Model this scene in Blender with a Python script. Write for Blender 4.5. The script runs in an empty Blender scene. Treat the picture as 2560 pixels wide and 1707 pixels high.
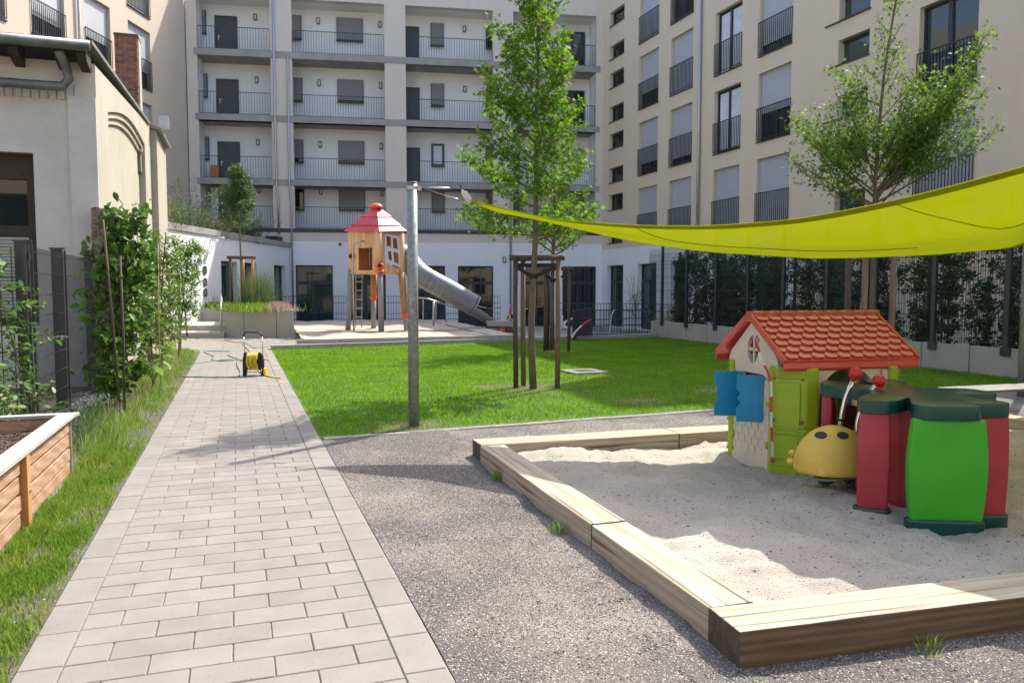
import bpy, bmesh, math, random
import numpy as np
from mathutils import Vector, Matrix, noise
R=math.radians; PI=math.pi
random.seed(7); rng=np.random.default_rng(11)
SC=bpy.context.scene; COL=SC.collection
# ---------------------------------------------------------------- camera
F_,CX,CY,H=1990.,1280.,853.5,1.65
PIT=math.atan(133.5/F_); YAW=math.atan(687*math.cos(PIT)/F_)
fwd=Vector((math.sin(YAW)*math.cos(PIT),math.cos(YAW)*math.cos(PIT),-math.sin(PIT)))
rgt=Vector((math.cos(YAW),-math.sin(YAW),0)); upv=rgt.cross(fwd); CAM=Vector((0,0,H))
cam=bpy.data.cameras.new('camera'); co=bpy.data.objects.new('camera',cam); COL.objects.link(co)
m=Matrix((rgt,upv,-fwd)).transposed().to_4x4(); m.translation=CAM; co.matrix_world=m
cam.sensor_width=36; cam.lens=F_/2560*36; cam.clip_end=500; cam.clip_start=.05; SC.camera=co
# ---------------------------------------------------------------- light
SE=49.5; SAZ=math.atan2(2.018,1.4116)
W=bpy.data.worlds.new('World'); SC.world=W; W.use_nodes=True
wn=W.node_tree.nodes; bg=wn['Background']; sky=wn.new('ShaderNodeTexSky'); sky.sky_type='NISHITA'
sky.sun_disc=False; sky.sun_elevation=R(SE); sky.sun_rotation=SAZ; sky.air_density=1.0; sky.dust_density=3.0; sky.ozone_density=.7
W.node_tree.links.new(sky.outputs[0],bg.inputs[0]); bg.inputs[1].default_value=.15
sl=bpy.data.lights.new('sun','SUN'); sl.energy=2.85; sl.angle=R(.5); sl.color=(1,.93,.82)
so=bpy.data.objects.new('sun',sl); COL.objects.link(so)
sd=Vector((math.sin(SAZ)*math.cos(R(SE)),math.cos(SAZ)*math.cos(R(SE)),math.sin(R(SE))))
so.rotation_euler=sd.to_track_quat('Z','Y').to_euler(); so.location=(20,20,40)
SC.view_settings.view_transform='Standard'; SC.view_settings.look='None'; SC.view_settings.gamma=1
SC.view_settings.exposure=1.38
SC.cycles.max_bounces=7; SC.cycles.transparent_max_bounces=10
# ---------------------------------------------------------------- measuring helpers (pixel of the 2560 px photo -> place)
def ray(x,y): return fwd+rgt*((x-CX)/F_)-upv*((y-CY)/F_)
def G(x,y,z=0.): d=ray(x,y); return CAM+d*((z-H)/d.z)
def D(x,y,P):
    n=Vector((fwd.x,fwd.y,0)); d=ray(x,y); return CAM+d*(((Vector(P)-CAM).dot(n))/d.dot(n))
def V(*a): return Vector(a)
# ---------------------------------------------------------------- object helpers
def tag(o,label=None,cat=None,group=None,kind=None):
    if label: o['label']=label
    if cat: o['category']=cat
    if group: o['group']=group
    if kind: o['kind']=kind
    return o
def empty(name,loc=(0,0,0),label=None,cat=None,group=None,rz=0):
    o=bpy.data.objects.new(name,None); o.location=loc; o.rotation_euler=(0,0,rz); o.empty_display_size=.2
    COL.objects.link(o); return tag(o,label,cat,group)
def link(name,me,mat,parent=None,smooth=False,local=False):
    o=bpy.data.objects.new(name,me); COL.objects.link(o)
    if mat is not None:
        for x in (mat if isinstance(mat,(list,tuple)) else [mat]): me.materials.append(x)
    if smooth: me.polygons.foreach_set('use_smooth',[True]*len(me.polygons))
    if parent is not None:
        o.parent=parent
        if not local:
            b=parent; M=parent.matrix_basis.copy()
            while b.parent is not None: 
                M=b.parent.matrix_basis@b.matrix_parent_inverse@M; b=b.parent
            o.matrix_parent_inverse=M.inverted()
    return o
def npmesh(name,v,f):
    """v (n,3), f (m,k) equal-size faces"""
    v=np.asarray(v,np.float32); f=np.asarray(f,np.int32); me=bpy.data.meshes.new(name)
    k=f.shape[1]; me.vertices.add(len(v)); me.vertices.foreach_set('co',v.ravel())
    me.loops.add(f.size); me.loops.foreach_set('vertex_index',f.ravel())
    me.polygons.add(len(f)); me.polygons.foreach_set('loop_start',np.arange(0,f.size,k,dtype=np.int32))
    me.update(calc_edges=True); return me
class MB:
    def __init__(s): s.v=[]; s.f=[]; s.mi=[]; s.cm=0
    def add(s,vs,fs):
        n=len(s.v); s.v+= [tuple(x) for x in vs]; s.f+=[tuple(i+n for i in f) for f in fs]; s.mi+=[s.cm]*len(fs); return s
    def box(s,c,d,rz=0,M=None):
        x,y,z=d[0]/2,d[1]/2,d[2]/2
        vs=[Vector((i*x,j*y,k*z)) for k in(-1,1) for j in(-1,1) for i in(-1,1)]
        if M is not None: vs=[M@q for q in vs]
        elif rz: 
            cr,sr=math.cos(rz),math.sin(rz); vs=[Vector((q.x*cr-q.y*sr,q.x*sr+q.y*cr,q.z)) for q in vs]
        c=Vector(c); return s.add([q+c for q in vs],[(0,2,3,1),(4,5,7,6),(0,1,5,4),(2,6,7,3),(0,4,6,2),(1,3,7,5)])
    def b2(s,x0,x1,y0,y1,z0,z1): return s.box(((x0+x1)/2,(y0+y1)/2,(z0+z1)/2),(abs(x1-x0),abs(y1-y0),abs(z1-z0)))
    def bar(s,p,q,w,h=None):
        p=Vector(p);q=Vector(q);d=q-p;L=d.length; h=h or w
        if L<1e-6: return s
        return s.box((p+q)/2,(w,h,L),M=d.to_track_quat('Z','Y').to_matrix())
    def tube(s,pts,r,n=8,cap=True):
        pts=[Vector(p) for p in pts]; k=len(pts); rs=r if isinstance(r,(list,tuple)) else [r]*k
        base=len(s.v); up=None
        for i,p in enumerate(pts):
            d=(pts[min(i+1,k-1)]-pts[max(i-1,0)])
            if d.length<1e-9: d=Vector((0,0,1))
            d.normalize()
            if up is None: up=d.orthogonal().normalized()
            up=(up-d*up.dot(d)); 
            if up.length<1e-6: up=d.orthogonal()
            up.normalize(); w=d.cross(up)
            for j in range(n):
                a=2*PI*j/n; s.v.append(tuple(p+(up*math.cos(a)+w*math.sin(a))*rs[i]))
        for i in range(k-1):
            for j in range(n):
                a=base+i*n+j;b=base+i*n+(j+1)%n; s.f.append((a,b,b+n,a+n)); s.mi.append(s.cm)
        if cap:
            s.f.append(tuple(base+j for j in range(n))[::-1]); s.f.append(tuple(base+(k-1)*n+j for j in range(n))); s.mi+=[s.cm]*2
        return s
    def cyl(s,p,q,r,r2=None,n=12): return s.tube([p,q],[r,r if r2 is None else r2],n)
    def ell(s,c,r,nu=20,nv=12,v0=-1.,rot=None):
        """ellipsoid, cut flat at sin(lat)=v0"""
        c=Vector(c);a0=math.asin(v0);base=len(s.v)
        for i in range(nv+1):
            la=a0+(PI/2-a0)*i/nv
            for j in range(nu):
                lo=2*PI*j/nu; p=Vector((r[0]*math.cos(la)*math.cos(lo),r[1]*math.cos(la)*math.sin(lo),r[2]*math.sin(la)))
                if rot is not None: p=rot@p
                s.v.append(tuple(c+p))
        for i in range(nv):
            for j in range(nu):
                a=base+i*nu+j;b=base+i*nu+(j+1)%nu; s.f.append((a,b,b+nu,a+nu)); s.mi.append(s.cm)
        if v0>-1: s.f.append(tuple(base+j for j in range(nu))[::-1]); s.mi.append(s.cm)
        return s
    def prism(s,poly,o,ex,ey,ez,t):
        """poly of 2D points in plane (ex,ey) at o, extruded t along ez"""
        o,ex,ey,ez=Vector(o),Vector(ex),Vector(ey),Vector(ez); n=len(poly)
        a=[o+ex*x+ey*y for x,y in poly]; b=[q+ez*t for q in a]
        return s.add(a+b,[tuple(range(n))[::-1],tuple(range(n,2*n))]+[(i,(i+1)%n,n+(i+1)%n,n+i) for i in range(n)])
    def quad(s,a,b,c,d): return s.add([a,b,c,d],[(0,1,2,3)])
    def build(s,name,mat,parent=None,smooth=False,local=False,bev=0,seg=2,sub=0):
        me=bpy.data.meshes.new(name); me.from_pydata(s.v,[],s.f); 
        if any(s.mi): me.polygons.foreach_set('material_index',s.mi)
        me.update()
        bm=bmesh.new(); bm.from_mesh(me); bmesh.ops.recalc_face_normals(bm,faces=bm.faces); bm.to_mesh(me); bm.free()
        o=link(name,me,mat,parent,smooth,local)
        if bev:
            md=o.modifiers.new('bevel','BEVEL'); md.width=bev; md.segments=seg; md.limit_method='ANGLE'; md.angle_limit=R(35)
        if sub:
            md=o.modifiers.new('sub','SUBSURF'); md.levels=sub; md.render_levels=sub
        return o
def copy_tree(o,parent=None):
    c=o.copy(); COL.objects.link(c)
    if parent is not None: c.parent=parent
    for ch in list(o.children): copy_tree(ch,c)
    return c
# ---------------------------------------------------------------- materials
def mat(name,col,rough=.6,col2=None,vs=3.,var=.12,bump=.0,bs=40.,st=(1,1,1),metal=0.,spec=.5,island=0.,trans=0.,alpha=1.,streak=None,coat=0.,detail=5.,contrast=(.3,.7),spk=None,wave=None,bd=.01,tcol=None):
    M=bpy.data.materials.new(name); M.use_nodes=True; N=M.node_tree.nodes; L=M.node_tree.links
    P=N['Principled BSDF']; out=N['Material Output']
    P.inputs['Roughness'].default_value=rough; P.inputs['Metallic'].default_value=metal
    P.inputs['Specular IOR Level'].default_value=spec; P.inputs['Coat Weight'].default_value=coat
    tc=N.new('ShaderNodeTexCoord'); mp=N.new('ShaderNodeMapping'); mp.inputs['Scale'].default_value=st
    L.new(tc.outputs['Object'],mp.inputs[0])
    c1=tuple(max(0,x*(1-var)) for x in col)+(1,); c2=tuple(min(1,x*(1+var)) for x in (col2 or col))+(1,)
    if col2: c1=tuple(col)+(1,); c2=tuple(col2)+(1,)
    nz=N.new('ShaderNodeTexNoise'); nz.inputs['Scale'].default_value=vs; nz.inputs['Detail'].default_value=detail; nz.inputs['Roughness'].default_value=.6
    L.new(mp.outputs[0],nz.inputs[0])
    mr=N.new('ShaderNodeMapRange'); mr.inputs[1].default_value=contrast[0]; mr.inputs[2].default_value=contrast[1]
    L.new(nz.outputs['Fac'],mr.inputs[0])
    mx=N.new('ShaderNodeMix'); mx.data_type='RGBA'; mx.inputs[6].default_value=c1; mx.inputs[7].default_value=c2
    fac=mr.outputs[0]
    if wave:
        wv=N.new('ShaderNodeTexWave'); wv.wave_type='RINGS'; wv.rings_direction='X'; wv.inputs['Scale'].default_value=wave[0]; wv.inputs['Distortion'].default_value=wave[1]; wv.inputs['Detail'].default_value=3; wv.inputs['Detail Scale'].default_value=1.2
        mp2=N.new('ShaderNodeMapping'); mp2.inputs['Scale'].default_value=wave[2]; mp2.inputs['Location'].default_value=(0,.03,.25)
        L.new(tc.outputs['Object'],mp2.inputs[0]); L.new(mp2.outputs[0],wv.inputs[0])
        ad=N.new('ShaderNodeMath'); ad.operation='MULTIPLY_ADD'; ad.inputs[1].default_value=.55; L.new(wv.outputs['Fac'],ad.inputs[0])
        ml=N.new('ShaderNodeMath'); ml.operation='MULTIPLY'; ml.inputs[1].default_value=.5; L.new(fac,ml.inputs[0]); L.new(ml.outputs[0],ad.inputs[2]); fac=ad.outputs[0]
    L.new(fac,mx.inputs[0]); colo=mx.outputs[2]
    if streak:
        sn=N.new('ShaderNodeTexNoise'); sn.inputs['Scale'].default_value=1; sn.inputs['Detail'].default_value=6; sm=N.new('ShaderNodeMapping'); sm.inputs['Scale'].default_value=(streak[0],streak[1],streak[1]); L.new(tc.outputs['Object'],sm.inputs[0]); L.new(sm.outputs[0],sn.inputs[0])
        rr=N.new('ShaderNodeMapRange'); rr.inputs[1].default_value=streak[2]; rr.inputs[2].default_value=streak[2]+.07; L.new(sn.outputs['Fac'],rr.inputs[0])
        m2=N.new('ShaderNodeMix'); m2.data_type='RGBA'; m2.inputs[7].default_value=tuple(streak[3])+(1,); L.new(rr.outputs[0],m2.inputs[0]); L.new(colo,m2.inputs[6]); colo=m2.outputs[2]
    if spk:  # speckles: (scale, threshold, colour)
        for sc_,th,cc in spk:
            vo=N.new('ShaderNodeTexVoronoi'); vo.inputs['Scale'].default_value=sc_; vo.inputs['Randomness'].default_value=1; L.new(tc.outputs['Object'],vo.inputs[0])
            sp=N.new('ShaderNodeSeparateColor'); L.new(vo.outputs['Color'],sp.inputs[0])
            a=N.new('ShaderNodeMath'); a.operation='LESS_THAN'; a.inputs[1].default_value=th; L.new(sp.outputs[0],a.inputs[0])
            b=N.new('ShaderNodeMath'); b.operation='LESS_THAN'; b.inputs[1].default_value=.42/1.; L.new(vo.outputs['Distance'],b.inputs[0])
            c=N.new('ShaderNodeMath'); c.operation='MULTIPLY'; L.new(a.outputs[0],c.inputs[0]); L.new(b.outputs[0],c.inputs[1])
            m2=N.new('ShaderNodeMix'); m2.data_type='RGBA'; m2.inputs[7].default_value=tuple(cc)+(1,); L.new(c.outputs[0],m2.inputs[0]); L.new(colo,m2.inputs[6]); colo=m2.outputs[2]
    if island:
        ge=N.new('ShaderNodeNewGeometry'); hs=N.new('ShaderNodeHueSaturation'); r1=N.new('ShaderNodeMapRange')
        r1.inputs[3].default_value=1-island; r1.inputs[4].default_value=1+island; L.new(ge.outputs['Random Per Island'],r1.inputs[0]); L.new(r1.outputs[0],hs.inputs['Value'])
        L.new(colo,hs.inputs['Color']); colo=hs.outputs[0]
    L.new(colo,P.inputs['Base Color'])
    if bump:
        bn=N.new('ShaderNodeTexNoise'); bn.inputs['Scale'].default_value=bs; bn.inputs['Detail'].default_value=4; L.new(mp.outputs[0],bn.inputs[0])
        bp=N.new('ShaderNodeBump'); bp.inputs['Strength'].default_value=bump; bp.inputs['Distance'].default_value=bd; L.new(bn.outputs['Fac'],bp.inputs['Height']); L.new(bp.outputs[0],P.inputs['Normal'])
    sh=P.outputs[0]
    if trans:
        t=N.new('ShaderNodeBsdfTranslucent'); ms=N.new('ShaderNodeMixShader'); ms.inputs[0].default_value=trans
        if tcol:
            hm=N.new('ShaderNodeMix'); hm.data_type='RGBA'; hm.blend_type='MULTIPLY'; hm.inputs[0].default_value=1; hm.inputs[7].default_value=tuple(tcol)+(1,); L.new(colo,hm.inputs[6]); L.new(hm.outputs[2],t.inputs[0])
        else: L.new(colo,t.inputs[0])
        L.new(sh,ms.inputs[1]); L.new(t.outputs[0],ms.inputs[2]); sh=ms.outputs[0]
    if alpha<1:
        t=N.new('ShaderNodeBsdfTransparent'); ms=N.new('ShaderNodeMixShader'); ms.inputs[0].default_value=alpha; L.new(t.outputs[0],ms.inputs[1]); L.new(sh,ms.inputs[2]); sh=ms.outputs[0]
    L.new(sh,out.inputs[0]); return M
M_={}
def mm(k,*a,**kw): M_[k]=mat(k,*a,**kw); return M_[k]
mm('paver',(.24,.23,.208),.85,(.185,.176,.157),vs=3.2,bump=.25,bs=160,island=.07,contrast=(.3,.8),spec=.3,spk=[(140,.012,(.08,.075,.07)),(420,.12,(.26,.25,.23))],bd=.002)
mm('joint',(.20,.18,.14),.95,(.33,.31,.27),vs=20,bump=.4,bs=200)
mm('soil',(.075,.06,.045),.95,(.16,.14,.11),vs=9,bump=.6,bs=60)
mm('lawn_base',(.05,.11,.015),.95,(.10,.11,.03),vs=1.6,bump=.6,bs=60,contrast=(.45,.75))
mm('verge_base',(.05,.06,.03),.95,(.13,.115,.085),vs=3,bump=1.,bs=80,spk=[(60,.12,(.22,.2,.17)),(90,.15,(.03,.03,.025))])
mm('grass',(.105,.255,.018),.6,(.19,.37,.03),vs=1.2,island=.35,trans=.55,spec=.15,tcol=(1.25,1.15,.6))
mm('grass2',(.12,.26,.025),.6,(.26,.33,.06),vs=2.5,island=.4,trans=.5,spec=.15)
mm('dry',(.42,.36,.2),.7,(.5,.42,.26),vs=3,island=.3,trans=.3,spec=.2)
mm('gravel',(.125,.117,.113),.95,(.29,.26,.225),vs=.9,bump=1.,bs=120,bd=.02,contrast=(.45,.66),spk=[(120,.30,(.07,.068,.075)),(105,.28,(.55,.51,.46)),(150,.25,(.17,.16,.16))])
mm('stones',(.08,.076,.076),.85,(.30,.27,.24),vs=60,island=.85)
mm('slate',(.045,.055,.065),.6,(.11,.13,.145),vs=60,island=.5)
mm('sand',(.46,.415,.355),.95,(.345,.31,.265),vs=1.6,bump=.9,bs=90,bd=.012,spk=[(48,.03,(.05,.045,.04)),(85,.09,(.10,.09,.08)),(150,.14,(.2,.18,.16)),(200,.15,(.52,.48,.43))])
mm('sand2',(.46,.385,.32),.95,(.39,.325,.27),vs=1.2,bump=.5,bs=60,bd=.01)
mm('concrete',(.40,.38,.345),.85,(.32,.305,.28),vs=1.4,bump=.2,bs=60,spk=[(38,.03,(.3,.29,.27))])
mm('concrete2',(.38,.375,.35),.85,(.30,.30,.28),vs=2.2,bump=.2,bs=40)
mm('slab',(.37,.365,.34),.85,(.26,.26,.24),vs=1.3,bump=.15,bs=30)
mm('white',(.80,.82,.84),.9,(.76,.78,.80),vs=.6,bump=.12,bs=90)
mm('beige',(.66,.60,.52),.9,(.615,.56,.485),vs=1.,bump=.15,bs=90,st=(1.2,1.2,.3))
mm('tan',(.69,.59,.445),.9,(.64,.545,.41),vs=1.,bump=.2,bs=90,st=(1.2,1.2,.3),contrast=(.3,.75))
mm('cream_wall',(.54,.46,.37),.9,(.50,.43,.34),vs=.4,bump=.15,bs=80)
mm('anth',(.028,.031,.037),.45,vs=5)
mm('doorc',(.045,.048,.055),.45,vs=5)
mm('shutter',(.42,.43,.45),.5,st=(1,1,1),vs=4,var=.05)
mm('shutterg',(.20,.20,.205),.5,vs=4,var=.05)
mm('zinc',(.50,.52,.54),.38,(.36,.38,.40),vs=14,metal=.75,bump=.1,bs=80)
mm('steel',(.55,.55,.56),.42,(.4,.4,.42),vs=10,metal=.85)
mm('tube',(.23,.24,.25),.5,(.17,.18,.19),vs=6,metal=.4)
mm('galv',(.30,.325,.32),.5,(.18,.20,.195),vs=26,metal=.45,bump=.1,bs=90,contrast=(.35,.65))
mm('fence',(.030,.036,.042),.4,(.045,.052,.06),vs=8,metal=.2)
mm('oldwhite',(.58,.575,.54),.85,(.44,.435,.40),vs=1.3,bump=.3,bs=20,contrast=(.35,.8))
def brickbump(M,sc,st=.5):
    N=M.node_tree.nodes;L=M.node_tree.links;P=N['Principled BSDF']; tc=N.new('ShaderNodeTexCoord'); mp=N.new('ShaderNodeMapping'); mp.inputs['Rotation'].default_value=(R(90),0,0); nz=N.new('ShaderNodeTexNoise'); nz.inputs['Scale'].default_value=5; 
    br=N.new('ShaderNodeTexBrick'); br.inputs['Scale'].default_value=sc; br.inputs['Mortar Size'].default_value=.035; br.inputs['Mortar Smooth'].default_value=.6
    L.new(tc.outputs['Object'],mp.inputs[0]); 
    va=N.new('ShaderNodeVectorMath'); va.operation='MULTIPLY_ADD'; va.inputs[1].default_value=(.04,.04,.04); L.new(tc.outputs['Object'],nz.inputs[0]); L.new(nz.outputs['Color'],va.inputs[0]); L.new(mp.outputs[0],va.inputs[2]); L.new(va.outputs[0],br.inputs[0])
    iv=N.new('ShaderNodeMath'); iv.operation='SUBTRACT'; iv.inputs[0].default_value=1; L.new(br.outputs['Fac'],iv.inputs[1])
    b=N.new('ShaderNodeBump'); b.inputs['Strength'].default_value=st; b.inputs['Distance'].default_value=.02; L.new(iv.outputs[0],b.inputs['Height'])
    old=P.inputs['Normal'].links[0].from_socket if P.inputs['Normal'].links else None
    if old: L.new(old,b.inputs['Normal'])
    L.new(b.outputs[0],P.inputs['Normal'])
brickbump(M_['oldwhite'],1.9,.16)
mm('oldcream',(.40,.375,.305),.85,(.33,.305,.245),vs=1.1,bump=.35,bs=12,contrast=(.35,.8))
mm('brick',(.17,.06,.04),.9,(.30,.12,.07),vs=4,bump=.5,bs=60,island=.3)
mm('mortar',(.22,.19,.16),.95,bump=.4)
mm('rubble',(.12,.085,.06),.95,(.30,.24,.19),vs=7,bump=1.,bs=14,bd=.05)
mm('roofing',(.17,.175,.17),.6,(.24,.24,.23),vs=3,metal=.3)
mm('zincdark',(.19,.20,.20),.5,(.12,.125,.125),vs=6,metal=.5)
mm('darkwood',(.03,.024,.02),.8,(.05,.04,.03),vs=8)
mm('timber',(.30,.245,.175),.8,(.46,.40,.31),vs=5,st=(.5,9,9),bump=.5,bs=16,wave=(3.2,6,(.22,1.8,1.8)),bd=.004,streak=(.5,30,.565,(.15,.10,.06)))
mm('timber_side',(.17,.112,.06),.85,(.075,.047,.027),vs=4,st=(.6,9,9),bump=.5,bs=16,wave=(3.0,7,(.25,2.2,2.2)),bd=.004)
mm('timber_end',(.11,.085,.06),.9,(.05,.04,.03),vs=20,bump=.5,bs=60)
mm('larch',(.30,.155,.08),.7,(.46,.31,.22),vs=3,st=(5,.6,6),wave=(3.4,8,(1.6,.3,2.2)),bump=.25,bs=12,bd=.002,island=.14)
mm('larchpost',(.42,.19,.065),.65,(.48,.25,.10),vs=4,st=(6,6,.5),bump=.2,bs=20)
mm('railwood',(.30,.285,.26),.8,(.40,.385,.355),vs=5,st=(6,.5,6),bump=.2,bs=20)
mm('stake',(.235,.165,.105),.85,(.12,.085,.06),vs=5,st=(6,6,.5),bump=.5,bs=18,bd=.006)
mm('stakedark',(.13,.085,.06),.85,(.06,.045,.035),vs=5,st=(6,6,.5),bump=.5,bs=18,bd=.006)
mm('bark',(.20,.155,.11),.95,(.10,.085,.06),vs=9,st=(3,3,.7),bump=.9,bs=22,bd=.012)
mm('twig',(.16,.12,.08),.9,(.09,.07,.045),vs=9)
mm('strap',(.012,.012,.012),.7)
mm('leaf_gum',(.065,.17,.02),.55,(.15,.29,.035),vs=3,island=.4,trans=.58,spec=.18,tcol=(1.2,1.1,.5))
mm('leaf_maple',(.075,.16,.025),.55,(.17,.28,.055),vs=3,island=.4,trans=.52,spec=.2,tcol=(1.15,1.1,.55))
mm('leaf_pear',(.05,.12,.02),.45,(.12,.23,.035),vs=4,island=.4,trans=.42,spec=.3)
mm('leaf_light',(.10,.19,.03),.5,(.19,.30,.055),vs=4,island=.35,trans=.45,spec=.25)
mm('leaf_dark',(.028,.065,.018),.45,(.05,.10,.025),vs=3,island=.4,trans=.25)
mm('leaf_hedge',(.022,.06,.016),.5,(.05,.10,.028),vs=3,island=.4,trans=.3)
mm('leaf_ash',(.07,.14,.05),.5,(.14,.22,.08),vs=3,island=.35,trans=.4,spec=.25)
mm('straw',(.36,.32,.17),.8,(.20,.24,.10),vs=2,island=.35,trans=.35)
mm('pink',(.42,.2,.22),.8,(.6,.42,.42),vs=3,island=.3,trans=.3)
mm('red_hdpe',(.56,.055,.085),.45,(.64,.10,.13),vs=2,bump=.05)
mm('orange',(.85,.10,.012),.35)
mm('pinewood',(.62,.37,.19),.65,(.76,.50,.28),vs=3,st=(7,7,.6),bump=.2,bs=14,island=.13)
mm('pinedark',(.36,.18,.08),.7,(.46,.25,.12),vs=3,st=(7,7,.6))
mm('postgrey',(.30,.30,.29),.6,(.24,.24,.235),vs=6)
mm('whitepl',(.66,.66,.66),.4,var=.02)
mm('black',(.01,.01,.012),.5)
mm('rooftile',(.45,.036,.032),.4,(.52,.06,.054),vs=3,coat=.45,bump=.06,bs=120)
mm('lime',(.24,.36,.005),.42,(.29,.42,.008),vs=2.5,bump=.05,bs=90)
mm('ivory',(.50,.455,.37),.5,(.60,.55,.45),vs=2.6,bump=.05,bs=90)
mm('blue',(.0,.20,.42),.38,(.0,.25,.50),vs=3,bump=.04)
mm('brown',(.20,.055,.02),.5)
mm('orangepl',(.75,.28,.03),.45)
mm('panel_red',(.30,.02,.035),.48,(.42,.045,.065),vs=2.2,bump=.08,bs=70)
mm('panel_green',(.03,.33,.012),.45,(.045,.40,.02),vs=3,bump=.08,bs=70)
mm('dgreen',(.003,.045,.042),.27,(.006,.065,.056),vs=4,bump=.06,bs=70)
mm('yellow_rider',(.62,.42,.06),.6,(.70,.49,.10),vs=90,bump=.35,bs=240,bd=.003)
mm('navy',(.012,.016,.035),.5)
mm('ballred',(.50,.012,.015),.3)
mm('chrome',(.6,.6,.6),.12,(.55,.55,.55),metal=1.)
mm('springg',(.01,.20,.06),.45)
mm('hose_y',(.62,.48,.02),.45)
mm('hose_b',(.13,.22,.24),.5)
mm('hose_t',(.30,.26,.19),.6)
mm('yellowpl',(.85,.45,.01),.4)
mm('lampcol',(.75,.75,.75),.5)
mm('curtain',(.62,.66,.74),.8,vs=3)
mm('redwhite',(.55,.05,.06),.6)
def glassmat(name,base,rough=.03):
    M=bpy.data.materials.new(name); M.use_nodes=True; P=M.node_tree.nodes['Principled BSDF']
    P.inputs['Base Color'].default_value=base+(1,); P.inputs['Roughness'].default_value=rough; P.inputs['Specular IOR Level'].default_value=.75
    M_[name]=M
glassmat('glass',(.012,.018,.02)); glassmat('glassg',(.02,.045,.04)); glassmat('glassb',(.03,.05,.06))
# window shutters: thin slats as bump
def slat(name,col,step):
    M=mat(name,col,.45,var=.03); N=M.node_tree.nodes; L=M.node_tree.links; P=N['Principled BSDF']
    tc=N.new('ShaderNodeTexCoord'); w=N.new('ShaderNodeTexWave'); w.bands_direction='Z'; w.inputs['Scale'].default_value=.314/step*1.; L.new(tc.outputs['Object'],w.inputs[0])
    b=N.new('ShaderNodeBump'); b.inputs['Strength'].default_value=.6; b.inputs['Distance'].default_value=.01; L.new(w.outputs['Fac'],b.inputs['Height']); L.new(b.outputs[0],P.inputs['Normal']); M_[name]=M
slat('shut_light',(.42,.44,.48),.055); slat('shut_grey',(.21,.21,.215),.05)
# ================================================================ SETTING: ground
def sheet(name,poly,z,mat_,kind='structure',n=1):
    mb=MB(); mb.add([(x,y,z) for x,y in poly],[tuple(range(len(poly)))]); o=mb.build(name,mat_); o['kind']=kind; return o
def slabsheet(name,poly,z,t,mat_,kind='structure'):
    mb=MB(); mb.prism(poly,(0,0,z-t),(1,0,0),(0,1,0),(0,0,1),t); o=mb.build(name,mat_); tag(o,kind=kind); return o
K1=(.83,22.2); K1b=(13.3,23.7)         # lawn's far kerb
sheet('ground',[(-160,-160),(160,-160),(160,200),(-160,200)],-.56,M_['soil'])
slabsheet('terrain',[(-30,-12),(13.75,-12),(13.75,24.35),(9.0,23.4),(9.35,33.2),(9.5,38.5),(-12,44),(-30,44)],-.014,.5,M_['soil'])
# lowered yard between the play area and the building
y0=[(9.0,23.4),(13.6,24.0),(19.3,24.2),(19.3,41),(9.4,42.4),(9.35,33.2)]
mb=MB(); mb.add([(9.0,23.5,-.02),(14.2,24.0,-.02),(14.2,30,-.30),(9.3,30,-.25)],[(0,1,2,3)]); mb.add([(9.3,30,-.25),(14.2,30,-.30),(19.4,30,-.45),(19.4,41.2,-.52),(6,43.5,-.52),(9.4,38,-.45)],[(0,1,2,3,4,5)])
o=mb.build('yard_paving',M_['concrete']); o['kind']='structure'
# gravel around the sandbox
def hgrid(name,x0,x1,y0,y1,st,fz,mat_,inside=None,kind='structure',smooth=True):
    nx=int((x1-x0)/st)+1; ny=int((y1-y0)/st)+1; v=[];idx={}
    xs=[x0+(x1-x0)*i/(nx-1) for i in range(nx)]; ys=[y0+(y1-y0)*j/(ny-1) for j in range(ny)]
    for j,y in enumerate(ys):
        for i,x in enumerate(xs): v.append((x,y,fz(x,y)))
    f=[(j*nx+i,j*nx+i+1,(j+1)*nx+i+1,(j+1)*nx+i) for j in range(ny-1) for i in range(nx-1) if inside is None or inside(xs[i]+st/2,ys[j]+st/2)]
    me=bpy.data.meshes.new(name); me.from_pydata(v,[],f); me.update(); o=link(name,me,mat_,None,smooth)
    if kind: o['kind']=kind
    return o
def fbm(x,y,s,o=0.): return noise.fractal(Vector((x*s,y*s,o)),1.,2.,4)
def gedge(x): return 8.83+(x-.83)*.072   # lawn / gravel border line
def gravz(x,y): 
    z=-.006+.008*fbm(x,y,1.2,3)
    if y>2.6 and 1.6<x<2.25: z+=.03*max(0,1-abs(x-2.05)/.45)*(.5+fbm(x,y,2.5,8))
    return z if x>.95 else min(z,-.004)
hgrid('gravel_path',.84,14.5,.5,9.9,.07,gravz,M_['gravel'],lambda x,y:y<gedge(x)-.02 and not (2.3<x<8.3 and 3.0<y<7.0))
# pavers
def blocks(mb,x0,x1,y0,y1,z=0.,g=.004,c=.004,jit=.0012):
    a,b,cc,d=x0+g/2,x1-g/2,y0+g/2,y1-g/2; z=z+random.uniform(-jit,jit)
    v=[(a,cc,z-.03),(b,cc,z-.03),(b,d,z-.03),(a,d,z-.03),(a,cc,z-c),(b,cc,z-c),(b,d,z-c),(a,d,z-c),(a+c,cc+c,z),(b-c,cc+c,z),(b-c,d-c,z),(a+c,d-c,z)]
    mb.add(v,[(0,1,5,4),(1,2,6,5),(2,3,7,6),(3,0,4,7),(4,5,9,8),(5,6,10,9),(6,7,11,10),(7,4,8,11),(8,9,10,11)])
mb=MB(); xl,xr=-.755,.64; rh=.1955; off=[0,.175]; k=0; y=.9
while y<22.0:
    e=[xl]; s=xl+(.175 if k%2 else .35)
    while s<xr-.03: e.append(s); s+=.35
    e.append(xr)
    for a,b in zip(e[:-1],e[1:]): blocks(mb,a,b,y,y+rh,g=.006)
    y+=rh;k+=1
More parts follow.
